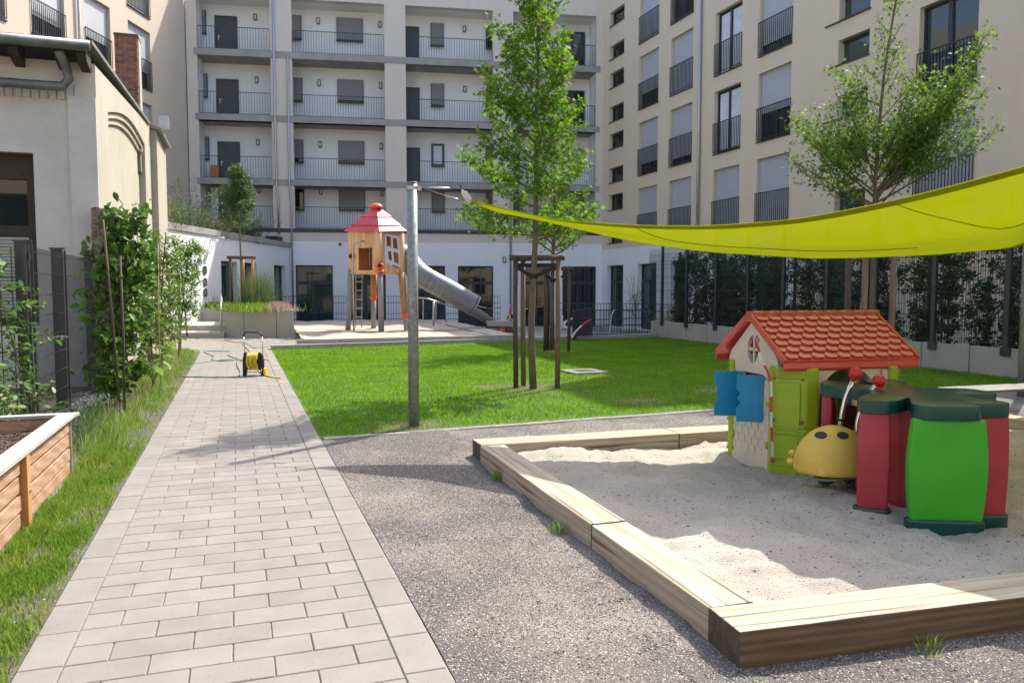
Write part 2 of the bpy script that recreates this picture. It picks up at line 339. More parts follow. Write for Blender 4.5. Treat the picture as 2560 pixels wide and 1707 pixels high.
y=1.0
while y<22.0: blocks(mb,.64,.83,y,y+.38,g=.006); y+=.38
y=.8
while y<22.0: blocks(mb,-.94 if y<9.2 else -.93,-.755,y,y+.38,g=.006); y+=.38
o=mb.build('path',M_['paver']); o['kind']='structure'
sheet('path_bed',[(-.94,.5),(.835,.5),(.835,22.05),(-.94,22.05)],-.009,M_['joint'])
# paved landing between path, planters and sand pit
mb=MB(); y=22.05; r=0
for (dy,w) in ((.62,.62),(.5,.5),(1.15,.42),(.5,.9),(1.1,.42),(1.1,.42),(1.1,.42)):
    x=-4.2-(r%2)*.2
    lim=2.0 if y>22.6 else .83
    while x<lim: blocks(mb,x,min(x+w,lim+.02),y,y+dy,z=-.001,g=.012); x+=w
    y+=dy; r+=1
o=mb.build('landing_paving',M_['paver']); o['kind']='structure'
sheet('landing_bed',[(-4.6,22.05),(2.0,22.05),(2.0,28.6),(-4.6,28.6)],-.011,M_['joint'])
# border stones between lawn and gravel
mb=MB(); x=.86; dx=V(1,.072,0).normalized(); n=V(-dx.y,dx.x,0)
for i in range(32):
    p=V(.86,gedge(.86)-.03,0)+dx*(i*.40); a=p+dx*.004; b=p+dx*.396
    c=.004; z=.004+random.uniform(-.002,.002)
    top=[a+n*.004,b+n*.004,b+n*.13,a+n*.13]
    mb.add([q+V(0,0,z) for q in top]+[q+V(0,0,-.06) for q in top],[(0,1,2,3),(0,4,5,1),(1,5,6,2),(2,6,7,3),(3,7,4,0)])
o=mb.build('border_stones',M_['paver']); o['kind']='structure'
# far kerbs of the lawn
def kerb(name,p,q,z0,z1,w,seg=1.0,m='concrete'):
    p=Vector(p);q=Vector(q);d=(q-p);L=d.length;d.normalize();nn=V(-d.y,d.x,0);mb=MB();k=int(L/seg)+1
    for i in range(k):
        a=p+d*(i*seg+.004);b=p+d*(min(L,(i+1)*seg)-.004)
        mb.prism([(0,0),((b-a).length,0),((b-a).length,w),(0,w)],(a.x,a.y,z0),d,nn,(0,0,1),z1-z0)
    o=mb.build(name,M_[m],bev=.006); o['kind']='structure'; return o
kerb('kerb',(.83,22.2,0),(13.35,23.75,0),-.1,.115,.12)
kerb('kerb',(1.55,22.95,0),(8.2,23.12,0),-.1,.21,.14,1.2)
kerb('kerb',(8.2,23.1,0),(8.95,34,0),-.5,.19,.75,1.5)
o=sheet('path_strip',[(.83,22.33),(8.6,23.28),(8.3,23.5),(1.55,23.2),(1.2,22.9),(.83,22.6)],.09,M_['paver'])
# lawn base
def inlawn(x,y): return x>.86 and y>gedge(x)+.11 and y<22.18+(x-.83)*.124 and x<13.46
hgrid('lawn_soil',.8,13.5,8.8,23.9,.12,lambda x,y:-.004+.012*fbm(x,y,.5,2),M_['lawn_base'],inlawn)
hgrid('verge_soil',-3.4,-.94,1.2,22.9,.08,lambda x,y:-.004+.02*fbm(x,y,1.5,5)*(min(1,(-.94-x)*4)),M_['verge_base'],lambda x,y:x>-2.25 or y<9)
sheet('side_ground',[(-2.22,9),(-1.95,9),(-1.95,15),(-2.22,15)],.006,M_['slate'])
# sand
def insb(x,y): return x>2.2 and y>2.95-(x-2.2)*.08 and y<7.2+(x-2.2)*.09
def sbz(x,y):
    z=.035+.045*fbm(x,y,1.1,1)+.042*fbm(x,y,2.9,4)+.024*abs(fbm(x,y,5.5,14))
    for (hx,hy,hz,hr) in ((4.3,4.75,.05,.3),(2.5,6.6,.035,.5),(3.2,4.2,.02,.5)):
        z+=hz*math.exp(-((x-hx)**2+(y-hy)**2)/hr**2)
    return max(.0,z+.012)
hgrid('sandpit_sand',2.1,8.8,2.3,7.9,.035,sbz,M_['sand'],insb)
def fz(x,y): return .14+.06*fbm(x,y,.8,7)+.03*fbm(x,y,2.2,9)
hgrid('play_area_sand',1.7,9.4,23.1,37.6,.14,fz,M_['sand2'],lambda x,y: x<8.35+(y-23)*.07 and (y>28.2 or x>1.75) and x>1.9+(y-28)*.02)
# ---------------------------------------------------------------- gravel grains, grass blades
def scatter_oct(name,pts,size,mat_,flat=.7):
    n=len(pts); o=np.array([(1,0,0),(-1,0,0),(0,1,0),(0,-1,0),(0,0,1),(0,0,-1)],float)*(1,1,flat)
    s=rng.uniform(.5,1.,(n,1,1))*size; st=rng.uniform(.6,1.3,(n,1,3)); a=rng.uniform(0,6.28,n); c,si=np.cos(a),np.sin(a)
    L=o[None]*s*st; x=L[...,0]*c[:,None]-L[...,1]*si[:,None]; y=L[...,0]*si[:,None]+L[...,1]*c[:,None]
    v=np.stack([x,y,L[...,2]],-1)+pts[:,None,:]; fc=np.array([(0,2,4),(2,1,4),(1,3,4),(3,0,4),(2,0,5),(1,2,5),(3,1,5),(0,3,5)])
    f=fc[None]+(np.arange(n)*6)[:,None,None]; return link(name,npmesh(name,v.reshape(-1,3),f.reshape(-1,3)),mat_)
def rej(n,x0,x1,y0,y1,cond,w=None):
    x=rng.uniform(x0,x1,n); y=rng.uniform(y0,y1,n); k=cond(x,y)
    if w is not None: k&=rng.uniform(0,1,n)<w(x,y)
    return x[k],y[k]
gx,gy=rej(150000,.85,7,1.6,9.4,lambda x,y:(y<8.8+(x-.83)*.072)&~((x>2.0)&(y>2.9-(x-2)*.08)&(y<7.4)),lambda x,y:np.clip(1.4-y/8,.12,1))
gz=np.array([gravz(a,b) for a,b in zip(gx,gy)])
o=scatter_oct('gravel_grains',np.stack([gx,gy,gz],-1),.0075,M_['stones']); o['kind']='stuff'; tag(o,'loose grey gravel grains lying around the timber sandpit','gravel')
gx=rng.uniform(-2.2,-1.55,9000); gy=rng.uniform(9,15,9000)
o=scatter_oct('slate_chips',np.stack([gx,gy,np.full(9000,.015)+rng.uniform(0,.03,9000)],-1),.03,M_['slate'],.3); o['kind']='stuff'; tag(o,'dark slate chippings along the foot of the mesh fence','chippings')
def blades(name,x,y,z,h,w,mat_,lean=.5,label=None,cat='grass'):
    n=len(x); a=rng.uniform(0,6.283,n); b=rng.uniform(0,6.283,n); hh=h*rng.uniform(.55,1.25,n) if np.isscalar(h) else h
    ln=hh*lean*rng.uniform(.2,1.2,n); px=np.cos(a)*w/2; py=np.sin(a)*w/2; lx=np.cos(b)*ln; ly=np.sin(b)*ln
    v=np.empty((n,5,3)); v[:,0]=np.stack([x-px,y-py,z],-1); v[:,1]=np.stack([x+px,y+py,z],-1)
    v[:,2]=np.stack([x-px*.75+lx*.35,y-py*.75+ly*.35,z+hh*.6],-1); v[:,3]=np.stack([x+px*.75+lx*.35,y+py*.75+ly*.35,z+hh*.6],-1); v[:,4]=np.stack([x+lx,y+ly,z+hh],-1)
    f=np.array([(0,1,3),(0,3,2),(2,3,4)])[None]+(np.arange(n)*5)[:,None,None]
    o=link(name,npmesh(name,v.reshape(-1,3),f.reshape(-1,3)),mat_); o['kind']='stuff'; tag(o,label,cat); return o
def lawnc(x,y): return (y>8.83+(x-.83)*.072+.1)&(y<22.2+(x-.83)*.12)&(x>.85)&(x<13.4)
def bare(x,y):
    k=np.ones_like(x)
    for (bx,by,br) in ((4.5,12.2,.55),(7.8,19.3,.5),(1.96,9.3,.42),(6.3,14.2,.45),(7.6,9.9,.45),(5.5,10.3,.3),(3.9,12.6,.2),(7.2,10.9,.3)):
        d=np.hypot((x-bx),(y-by)*.8)/br; k=k*np.clip(d**2*.6,0.05,1)
    return k*np.clip((y-8.83-(x-.83)*.072)/.35,.45,1)
x,y=rej(330000,.85,13.4,8.8,23.8,lawnc,lambda x,y:bare(x,y)*np.clip(1.5-(y-9)/16,.45,1))
blades('lawn_grass',x,y,np.full(len(x),-.004),.042,.008,M_['grass'],.6,'short bright green grass of the lawn')
x,y=rej(44000,-2.3,-.93,2.2,22.5,lambda x,y:((x>-1.36)|(y>7.8)),lambda x,y:np.where(x>-.97,.5,1)*np.clip(.35+.9*np.sin(x*9+y*2.1)*np.sin(y*3.3)+(np.abs(x+1.32)<.08)*1.,.12,1)*np.where(y<8,1,np.clip((x+1.75)*3,0,1)))
x2,y2=rej(52000,-1.4,-.95,2.2,9,lambda x,y:x>-2,lambda x,y:np.clip(.55+.8*np.sin(y*2.3+x*6)*np.sin(y*5.1-x*9),.12,1)*np.clip((-.93-x)*9,.25,1))
x=np.concatenate([x,x2]);y=np.concatenate([y,y2])
blades('verge_grass',x,y,np.full(len(x),-.002),.043*np.where(x<-1.22,1.8,1.)*rng.uniform(.5,1.3,len(x))*np.where(y>8,1.3,1),.006,M_['grass2'],.7,'uneven green grass strip between planter box and paved path')
x,y=rej(15000,-1.9,-1.0,8.0,22.3,lambda x,y:x>-3,lambda x,y:np.clip((x+1.9)*2,0,1)*np.clip((-.98-x)*5,0,1)*np.clip(.5+.9*np.sin(y*3.1+x*4)*np.sin(y*1.3),.15,1))
blades('wild_grass',x,y,np.full(len(x),0.),rng.uniform(.06,.19,len(x))*np.clip(1.1-(x+1.5)*1.2,.5,1.3)*(1+.5*(rng.uniform(0,1,len(x))>.93)),.007,M_['grass2'],.6,'long wild grass and weeds under the espalier fruit trees','tall grass')
x,y=rej(650,-1.8,-1.15,8.6,21,lambda x,y:x>-3,None)
blades('dry_stalks',x,y,np.full(len(x),0.),rng.uniform(.12,.4,len(x)),.005,M_['dry'],.5,'dry straw coloured stalks among the long grass','grass')
x=[];y=[]
for (bx,by,br,n_) in ((4.5,12.2,.6,1500),(7.8,19.3,.6,900),(1.96,9.3,.42,1100),(6.5,13.9,.5,500),(7.6,9.9,.5,900),(5.5,10.3,.35,500),(3.9,12.6,.3,400),(7.2,10.9,.35,500),(9.5,11.2,.6,700),(2.6,14.2,.5,300),(3.5,16.5,.7,300)):
    x+=list(rng.normal(bx,br*.55,n_)); y+=list(rng.normal(by,br*.4,n_))
x=np.array(x);y=np.array(y);k=(y>8.83+(x-.83)*.072+.12); x=x[k];y=y[k]
blades('dry_grass',x,y,np.full(len(x),-.002),.03,.007,M_['dry'],.9,'dry straw coloured patches worn into the lawn')
# ================================================================ SANDPIT FRAME
sp=empty('sandpit_frame',(2.1,2.9,0),'pale square timber beams framing the near sandpit','sandpit frame')
def beam(p,q,w,z0,z1,parent,name='beam',m='timber',side=1,bev=.008,sidem=False):
    """beam whose outer edge runs p->q, width w to the left (side=1)"""
    p=Vector((p[0],p[1],0));q=Vector((q[0],q[1],0));d=(q-p);L=d.length;a=math.atan2(d.y,d.x)
    mb=MB(); mb.b2(0,L,0,w*side,z0,z1)
    for f in range(0): pass
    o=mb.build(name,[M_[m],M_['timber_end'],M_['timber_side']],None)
    bm=bmesh.new(); bm.from_mesh(o.data); ed=[e_ for e_ in bm.edges if abs((e_.verts[0].co-e_.verts[1].co).x)>L*.5]; bmesh.ops.subdivide_edges(bm,edges=ed,cuts=int(L/.12),use_grid_fill=True)
    for v_ in bm.verts:
        nv=noise.noise_vector(Vector((v_.co.x*1.3+p.x*7,v_.co.y*3+p.y*5,v_.co.z*4)))*.006+noise.noise_vector(Vector((v_.co.x*7+p.x*7,v_.co.y*3,v_.co.z*4)))*.0025
        if v_.co.z>z0+.02: v_.co.y+=nv.y; v_.co.z+=nv.z
    bm.to_mesh(o.data); bm.free()
    md=o.modifiers.new('bevel','BEVEL'); md.width=bev; md.segments=2; md.limit_method='ANGLE'; md.angle_limit=R(50)
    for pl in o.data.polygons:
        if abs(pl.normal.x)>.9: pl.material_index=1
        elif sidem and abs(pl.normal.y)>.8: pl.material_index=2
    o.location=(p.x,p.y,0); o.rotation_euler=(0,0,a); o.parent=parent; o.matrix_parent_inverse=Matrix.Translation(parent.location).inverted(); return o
ZT=.165
fa=V(2.03,2.86,0); fdir=V(1,-.079,0).normalized()
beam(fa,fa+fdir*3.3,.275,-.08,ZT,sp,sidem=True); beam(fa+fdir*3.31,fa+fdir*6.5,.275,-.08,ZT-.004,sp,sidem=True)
l0=V(2.055,3.14,0); l1=V(2.135,7.12,0); lm=l0.lerp(l1,.345)
ldv=(l1-l0).normalized()
beam(l0,lm-ldv*.004,.245,-.08,ZT-.006,sp,side=-1); beam(lm+ldv*.004,l1,.245,-.08,ZT-.002,sp,side=-1)
b0=V(2.15,7.14,0); bdv=V(1,-.028,0).normalized()
beam(b0,b0+bdv*2.1,.33,-.08,ZT,sp); beam(b0+bdv*2.11,b0+bdv*4.6,.33,-.08,ZT-.003,sp); beam(b0+bdv*4.61,b0+bdv*6.6,.33,-.08,ZT,sp)
rb=V(8.6,6.9,0); beam(rb,V(8.45,2.4,0),.27,-.08,ZT,sp,side=-1)
# ================================================================ SHADE SAIL
def cat(pts,n):
    """Catmull-Rom resample, uniform in chord"""
    P=[Vector(p) for p in pts]; P=[P[0]*2-P[1]]+P+[P[-1]*2-P[-2]]; out=[]
    for i in range(1,len(P)-2):
        a,b,c,d=P[i-1:i+3]
        for j in range(12):
            t=j/12; out.append(.5*((2*b)+(c-a)*t+(2*a-5*b+4*c-d)*t*t+(3*b-a-3*c+d)*t**3))
    out.append(P[-2]); L=[0]
    for a,b in zip(out[:-1],out[1:]): L.append(L[-1]+(b-a).length)
    r=[];k=0
    for i in range(n):
        t=L[-1]*i/(n-1)
        while k<len(L)-2 and L[k+1]<t: k+=1
        u=(t-L[k])/max(1e-9,L[k+1]-L[k]); r.append(out[k].lerp(out[k+1],min(1,u)))
    return r
mm('sail',(.195,.225,.001),.75,(.22,.25,.002),vs=1.2,trans=.50,alpha=.96,spec=.15,bump=.15,bs=9,bd=.02)
mm('sailhem',(.26,.275,.004),.7,trans=.35,spec=.15)
def onray(x,y,Y):
    d=ray(x,y); return CAM+d*(Y/d.y)
A0=V(2.46,8.73,2.65)
near=[A0,(2.98,8.07,2.44),(3.21,7.78,2.365),(3.5,7.2,2.29),(3.69,6.71,2.24),(3.91,6.11,2.2),(4.06,5.71,2.195),(4.2,5.33,2.2),(4.34,5.03,2.23),(4.59,4.53,2.31),(4.97,3.96,2.46),(5.45,3.35,2.66),(6.2,2.55,2.98)]
far=[A0,(2.75,8.68,2.52),(3.16,8.5,2.43),(3.63,8.16,2.29),(4.04,7.72,2.15),(4.46,7.48,2.07),(4.83,7.38,2.03),(5.23,7.32,2.01),onray(1979,643,7.26),onray(2070,646,7.24),onray(2242,641,7.28),onray(2380,633,7.4),onray(2559,612,7.6),(9.9,7.75,2.45),(10.6,8.0,2.7),(11.1,8.3,2.95)]
Bc=V(6.2,2.55,2.98);Cc=V(11.1,8.3,2.95);Dc=V(11.6,.6,3.1)
e3=[Bc,(7.6,2.2,2.78),(9.6,1.5,2.8),Dc]; e4=[Cc,(9.9,6.0,2.6),(10.3,3.2,2.7),Dc]
nu,nv=61,49; cN=cat(near,nv); cF=cat(far,nu); cB=cat(e3,nu); cD=cat(e4,nv)
sv=[]
for j in range(nv):
    for i in range(nu):
        u=i/(nu-1);v=j/(nv-1)
        p=cF[i]*(1-v)+cB[i]*v+cN[j]*(1-u)+cD[j]*u-(A0*(1-u)*(1-v)+Cc*u*(1-v)+Bc*(1-u)*v+Dc*u*v)
        p=p-V(0,0,.10*16*u*(1-u)*v*(1-v)*(1 if u*v>0 else 0)); sv.append(p)
def prj(P):
    v=P-CAM; w=v.dot(fwd); return (CX+F_*v.dot(rgt)/w,CY-F_*v.dot(upv)/w)
# the cloth hangs no lower than a taut line to its rear edge
fe=sorted([prj(p) for p in cF if prj(p)[0]<2600]); fxs=[q[0] for q in fe]; fys=[q[1] for q in fe]
for j in range(1,nv-1):
    for i in range(1,nu-1):
        p=sv[j*nu+i]; x,y=prj(p); lim=float(np.interp(x,fxs,fys))-1.2*j
        if y>lim: t=(y-lim)/F_*(p-CAM).dot(fwd); p.z+=t
for _ in range(3):
    s2_=[p.copy() for p in sv]
    for j in range(1,nv-1):
        for i in range(1,nu-1):
            k=j*nu+i; sv[k].z=.5*s2_[k].z+.125*(s2_[k-1].z+s2_[k+1].z+s2_[k-nu].z+s2_[k+nu].z)
me=npmesh('canopy',[tuple(p) for p in sv],[(j*nu+i,j*nu+i+1,(j+1)*nu+i+1,(j+1)*nu+i) for j in range(nv-1) for i in range(nu-1)])
sail=empty('shade_sail',(2.46,8.73,0),'lime yellow fabric shade sail stretched above the sandpit','shade sail')
link('canopy',me,M_['sail'],sail,True)
def strip(poly,inner,off,name,parent,m):
    mb=MB(); n=len(poly)
    for i in range(n-1): mb.quad(poly[i]+off,poly[i+1]+off,inner[i+1]+off,inner[i]+off)
    return mb.build(name,m,parent,True)
inn=[sv[j*nu+0]+(sv[j*nu+2]-sv[j*nu]).normalized()*min(.075,.5*(sv[j*nu+3]-sv[j*nu]).length) for j in range(nv)]
strip(cN,inn,V(0,0,-.006),'hem',sail,M_['sailhem'])
inn=[sv[i]+(sv[2*nu+i]-sv[i]).normalized()*min(.07,.5*(sv[3*nu+i]-sv[i]).length) for i in range(nu)]
strip(cF,inn,V(0,0,-.006),'hem',sail,M_['sailhem'])
mb=MB()
for j0,u1 in ((14,22),(30,60),(40,60)):
    mb.tube([sv[min(nv-1,int(j0+(0.10*i)))*nu+i]+V(0,0,-.004) for i in range(0,u1)],.0035,5)
mb.build('seam',M_['sailhem'],sail)
# mast and fittings
pole=empty('sail_mast',(1.955,9.262,0),'round galvanised steel mast carrying the near left sail corner','mast')
mb=MB(); mb.tube([(1.955,9.262,-.05),(1.955,9.262,2.868)],.0625,24); mb.build('post',M_['galv'],pole,True)
mb=MB(); mb.tube([(1.955,9.262,2.868),(1.955,9.262,2.882)],.066,24); mb.build('cap',M_['galv'],pole,True)
mb=MB(); mb.tube([(1.955,9.262,2.79),(1.955,9.262,2.83)],.069,24); mb.box((2.03,9.235,2.81),(.06,.02,.05)); mb.build('bracket',M_['zinc'],pole)
mb=MB(); mb.tube([D(1068,470,(1.98,9.25,0)),D(1080,470,(1.98,9.25,0)),D(1124,471,(2.02,9.2,0))],[.006,.012,.012],8); mb.build('tensioner',M_['steel'],pole,True)
P1=D(1048,466,(1.98,9.2,0)); P2=D(1145,499,A0)
mb=MB(); mb.tube([P1,P1.lerp(P2,.5)+V(0,0,-.006),P2],.003,6); mb.tube([P1.lerp(P2,.86),P2],.009,8); mb.build('cable',M_['steel'],sail,True)
mb=MB(); mb.tube([D(1150,462,A0),D(1160,482,A0)],.009,8); mb.build('shackle',M_['stakedark'],sail)
q0=D(1156,478,A0);q1=D(1173,504,A0); ax=(q1-q0).normalized(); mb=MB(); side=ax.cross(fwd).normalized()
mb.prism([(-.09,0),(-.03,.042),(.05,.045),(.09,.015),(.09,-.012),(.04,-.03),(-.05,-.025)],(q0+q1)/2,ax,side,-fwd,.018); mb.build('corner_plate',M_['steel'],sail,bev=.003)
m2=empty('sail_mast',(11.33,8.9,0),'galvanised steel mast behind the bench at the right edge','mast')
mb=MB(); mb.tube([(11.33,8.9,-.05),(11.33,8.9,3.3)],.075,24); mb.build('post',M_['galv'],m2,True); mb=MB(); mb.tube([(11.33,8.9,3.1),Cc],.004,6); mb.build('cable',M_['steel'],m2)
mb=MB(); mb.tube([(11.33,8.9,3.3),(11.33,8.9,3.315)],.079,24); mb.build('cap',M_['galv'],m2,True)
# slatted bench at the right edge
be=empty('bench',(8.95,7.2,0),'grey slatted bench beside the sandpit at the right edge','bench')
mb=MB(); 
for i in range(7): mb.box((8.95,7.05+i*.065,.42-.0*i),(1.7,.045,.03),rz=-.03)
mb.build('seat',M_['stake' if 0 else 'zincdark'],be)
for sx in (-.7,.7):
    mb=MB(); mb.box((8.95+sx,7.05,.2),(.06,.05,.42)); mb.box((8.95+sx,7.42,.2),(.06,.05,.42)); mb.build('leg',M_['zincdark'],be)
# ================================================================ BUILDINGS
P0=V(19.46,41.0,0); bdv=V(.98604,-.16651,0); ldv_=V(.37725,.92611,0)
def frame_of(O,U,name,label,cat):
    return empty(name,(O.x,O.y,0),label,cat,rz=math.atan2(U.y,U.x))
def wall(name,parent,u0,u1,z0,z1,holes,mat_,depth=.28,y=0.,reveal=None):
    """plane wall at local y with rectangular holes (a,b,c,d) and reveals"""
    us=sorted({u0,u1}|{h[0] for h in holes if u0<h[0]<u1}|{h[1] for h in holes if u0<h[1]<u1}); zs=sorted({z0,z1}|{h[2] for h in holes if z0<h[2]<z1}|{h[3] for h in holes if z0<h[3]<z1})
    mb=MB()
    for a,b in zip(us[:-1],us[1:]):
        c0=None
        for c,d in zip(zs[:-1],zs[1:]):
            cu,cz=(a+b)/2,(c+d)/2; ins=any(h[0]<cu<h[1] and h[2]<cz<h[3] for h in holes)
            if not ins:
                if c0 is None: c0=c
                e=d
            if (ins or d==z1) and c0 is not None: mb.quad((a,y,c0),(b,y,c0),(b,y,e),(a,y,e)); c0=None
    for h in holes:
        a,b=max(h[0],u0),min(h[1],u1); c,d=max(h[2],z0),min(h[3],z1)
        if a>=b or c>=d: continue
        e=y+depth
        if h[0]>=u0: mb.quad((a,y,c),(a,e,c),(a,e,d),(a,y,d))
        if h[1]<=u1: mb.quad((b,y,c),(b,y,d),(b,e,d),(b,e,c))
        if h[3]<=z1: mb.quad((a,y,d),(a,e,d),(b,e,d),(b,y,d))
        if h[2]>=z0: mb.quad((a,y,c),(b,y,c),(b,e,c),(a,e,c))
    me=bpy.data.meshes.new(name); me.from_pydata(mb.v,[],mb.f); me.update(); return link(name,me,mat_,parent,local=True)
def rail_mb(u0,u1,z0,z1,y,step=.125,r=.009,top=.018):
    mb=MB(); n=max(2,int(round((u1-u0)/step)))
    for i in range(n+1):
        u=u0+(u1-u0)*i/n; mb.b2(u-r,u+r,y-r,y+r,z0,z1)
    mb.b2(u0-r,u1+r,y-top-.004,y+top+.004,z1,z1+.03); mb.b2(u0-r,u1+r,y-top,y+top,z0-.03,z0); return mb
def window(parent,u0,u1,z0,z1,y=.24,shut=0.,rail=False,mull=False,tilt=False,shm='shut_light',gl='glass',sill=True,curtain=False,railh=1.26,transom=None,name='window'):
    f=.075; mb=MB(); d0,d1=y-.02,y+.06
    mb.b2(u0,u0+f,d0,d1,z0,z1); mb.b2(u1-f,u1,d0,d1,z0,z1); mb.b2(u0+f,u1-f,d0,d1,z1-f,z1); mb.b2(u0+f,u1-f,d0,d1,z0,z0+f)
    um=u0+(u1-u0)*.46
    if mull: mb.b2(um-.07,um+.07,d0-.004,d1,z0+f,(transom or z1)-f)
    if transom: mb.b2(u0+f,u1-f,d0-.006,d1,transom-.09,transom+.09)
    w=mb.build(name,M_['anth'],parent,local=True)
    g=MB(); g.quad((u0+f,y+.03,z0+f),(u1-f,y+.03,z0+f),(u1-f,y+.03,z1-f),(u0+f,y+.03,z1-f)); g.build('pane',M_[gl],w,local=True)
    if tilt:
        g=MB(); a=(u0+f+.02) if not mull else um+.08; b=u1-f-.02; t=.12
        c0=(a,y-.02,z0+f+.02); c1=(b,y-.02,z0+f+.02); c2=(b,y+.02-t*0-.0,z1-f); 
        pts=[(a,y-.03,z0+f+.02),(b,y-.03,z0+f+.02),(b,y+.02+t*.1,z1-f-.02),(a,y+.02+t*.1,z1-f-.02)]
        g.bar(pts[0],pts[1],.05);g.bar(pts[1],pts[2],.05);g.bar(pts[2],pts[3],.05);g.bar(pts[3],pts[0],.05)
        s=g.build('sash',M_['anth'],w,local=True)
    if shut>0:
        g=MB(); zb=z1-(z1-z0-.05)*shut; g.b2(u0+.035,u1-.035,y-.055,y-.03,zb,z1-.002); g.build('roller_shutter',M_[shm],w,local=True)
    if curtain:
        g=MB(); n=14; p=[(u0+f+.05+(u1-u0-2*f-.1)*i/n,y+.022-.008*(i%2)) for i in range(n+1)]
        for a,b in zip(p[:-1],p[1:]): g.quad((a[0],a[1],z0+f+.05),(b[0],b[1],z0+f+.05),(b[0],b[1],z1-f-.05),(a[0],a[1],z1-f-.05))
        g.build('curtain',M_['curtain'],w,local=True)
    if rail: 
        rail_mb(u0-.02,u1+.02,z0+.09,z0+railh,-.035,.115,.011).build('railing',M_['anth'],w,local=True)
    if sill:
        g=MB(); g.b2(u0-.03 if y>.1 else u0-.05,u1+.03,-.06 if y<1 else y-.16,y-.02,z0-.04,z0); g.build('sill',M_['anth'],w,local=True)
    return w
def wlamp(parent,u,z,y,name='wall_lamp'):
    mb=MB(); mb.b2(u-.08,u+.08,y-.03,y-.002,z-.16,z+.16); mb.b2(u-.08,u-.055,y-.12,y-.03,z-.16,z+.16);mb.b2(u+.055,u+.08,y-.12,y-.03,z-.16,z+.16);mb.b2(u-.055,u+.055,y-.12,y-.03,z+.13,z+.16);mb.b2(u-.055,u+.055,y-.12,y-.03,z-.16,z-.13)
    o=mb.build(name,M_['anth'],parent,local=True); g=MB(); g.b2(u-.05,u+.05,y-.08,y-.032,z-.12,z+.12); g.build('diffuser',M_['lampcol'],o,local=True); return o
def pipe(parent,pts,r=.055,m='zinc'): return MB().tube(pts,r,12).build('downpipe',M_[m],parent,True,local=True)
def body(parent,u0,u1,y0,y1,z0,z1,mat_,name='building_body'):
    """roof slab and rear walls so the block is closed and casts its shadow"""
    mb=MB(); mb.quad((u0,y0,z1),(u1,y0,z1),(u1,y1,z1),(u0,y1,z1)); mb.quad((u0,y1,z0),(u1,y1,z0),(u1,y1,z1),(u0,y1,z1)); mb.quad((u0,y0,z0),(u0,y1,z0),(u0,y1,z1),(u0,y0,z1)); mb.quad((u1,y0,z0),(u1,y1,z0),(u1,y1,z1),(u1,y0,z1))
    return mb.build(name,mat_,parent,local=True)
ROOF=18.3
# ---------------- rear gallery block
gb=frame_of(P0,bdv,'gallery_building','pale grey apartment block with open access galleries closing the rear of the yard','apartment building')
BAYS=[(-21.45,-17.82),(-16.74,-11.97),(-10.86,-6.15),(-5.05,-.38)]
ops=[]
slabs=[(4.72,4.79),(7.02,7.34),(10.29,10.62),(13.56,13.9)]; tops=[7.02,10.29,13.56,16.6]
GR=1.55
for (a,b) in BAYS:
    for i in range(4): ops.append((a,b,slabs[i][1],tops[i]))
# upper wall: pillars, parapet
wall('wall',gb,-21.96,0,4.12,ROOF,ops,M_['beige'],depth=.42)
gd=[(-16.75,-14.82),(-14.0,-12.03),(-10.74,-8.82),(-8.12,-6.16),(-4.4,-2.95),(-2.25,-.31)]
wall('ground_floor_wall',gb,-21.96,0,-.55,4.12,[(a,b,-.5,2.86) for a,b in gd],M_['white'],depth=.14,y=.004)
wall('gallery_wall',gb,-21.96,0,4.7,16.62,[],M_['white'],y=GR)
for x0_,x1_ in ((-21.96,-21.45),(-.38,0)): MB().b2(x0_,x1_,.42,GR,4.79,16.6).build('end_wall',M_['white'],gb,local=True)
for i,(a,b) in enumerate(slabs):
    mb=MB()
    if i==0: mb.b2(-21.6,-.02,-.05,GR-.003,4.60,4.785)
    else: mb.b2(-21.6,-.15,-.035,GR-.003,a,b)
    mb.build('gallery_slab',M_['slab'] if i else M_['anth'],gb,local=True)
mb=MB(); mb.b2(-21.96,0,.42,GR,16.6,16.8); mb.build('ceiling',M_['white'],gb,local=True)
body(gb,-22.4,12,GR+.01,12,-.55,ROOF-.01,M_['beige'])
for (a,b) in BAYS:
    for i in range(4):
        z=slabs[i][1]
        a2=a+.05+(.65 if (a<-10 and a>-11 and i>0) else 0)
        rail_mb(a2,b-.05,z+.06,z+(1.13),.12,.135,.008,.012).build('railing',M_['anth'],gb,local=True)
dz=[z[1]-13.9 for z in slabs]
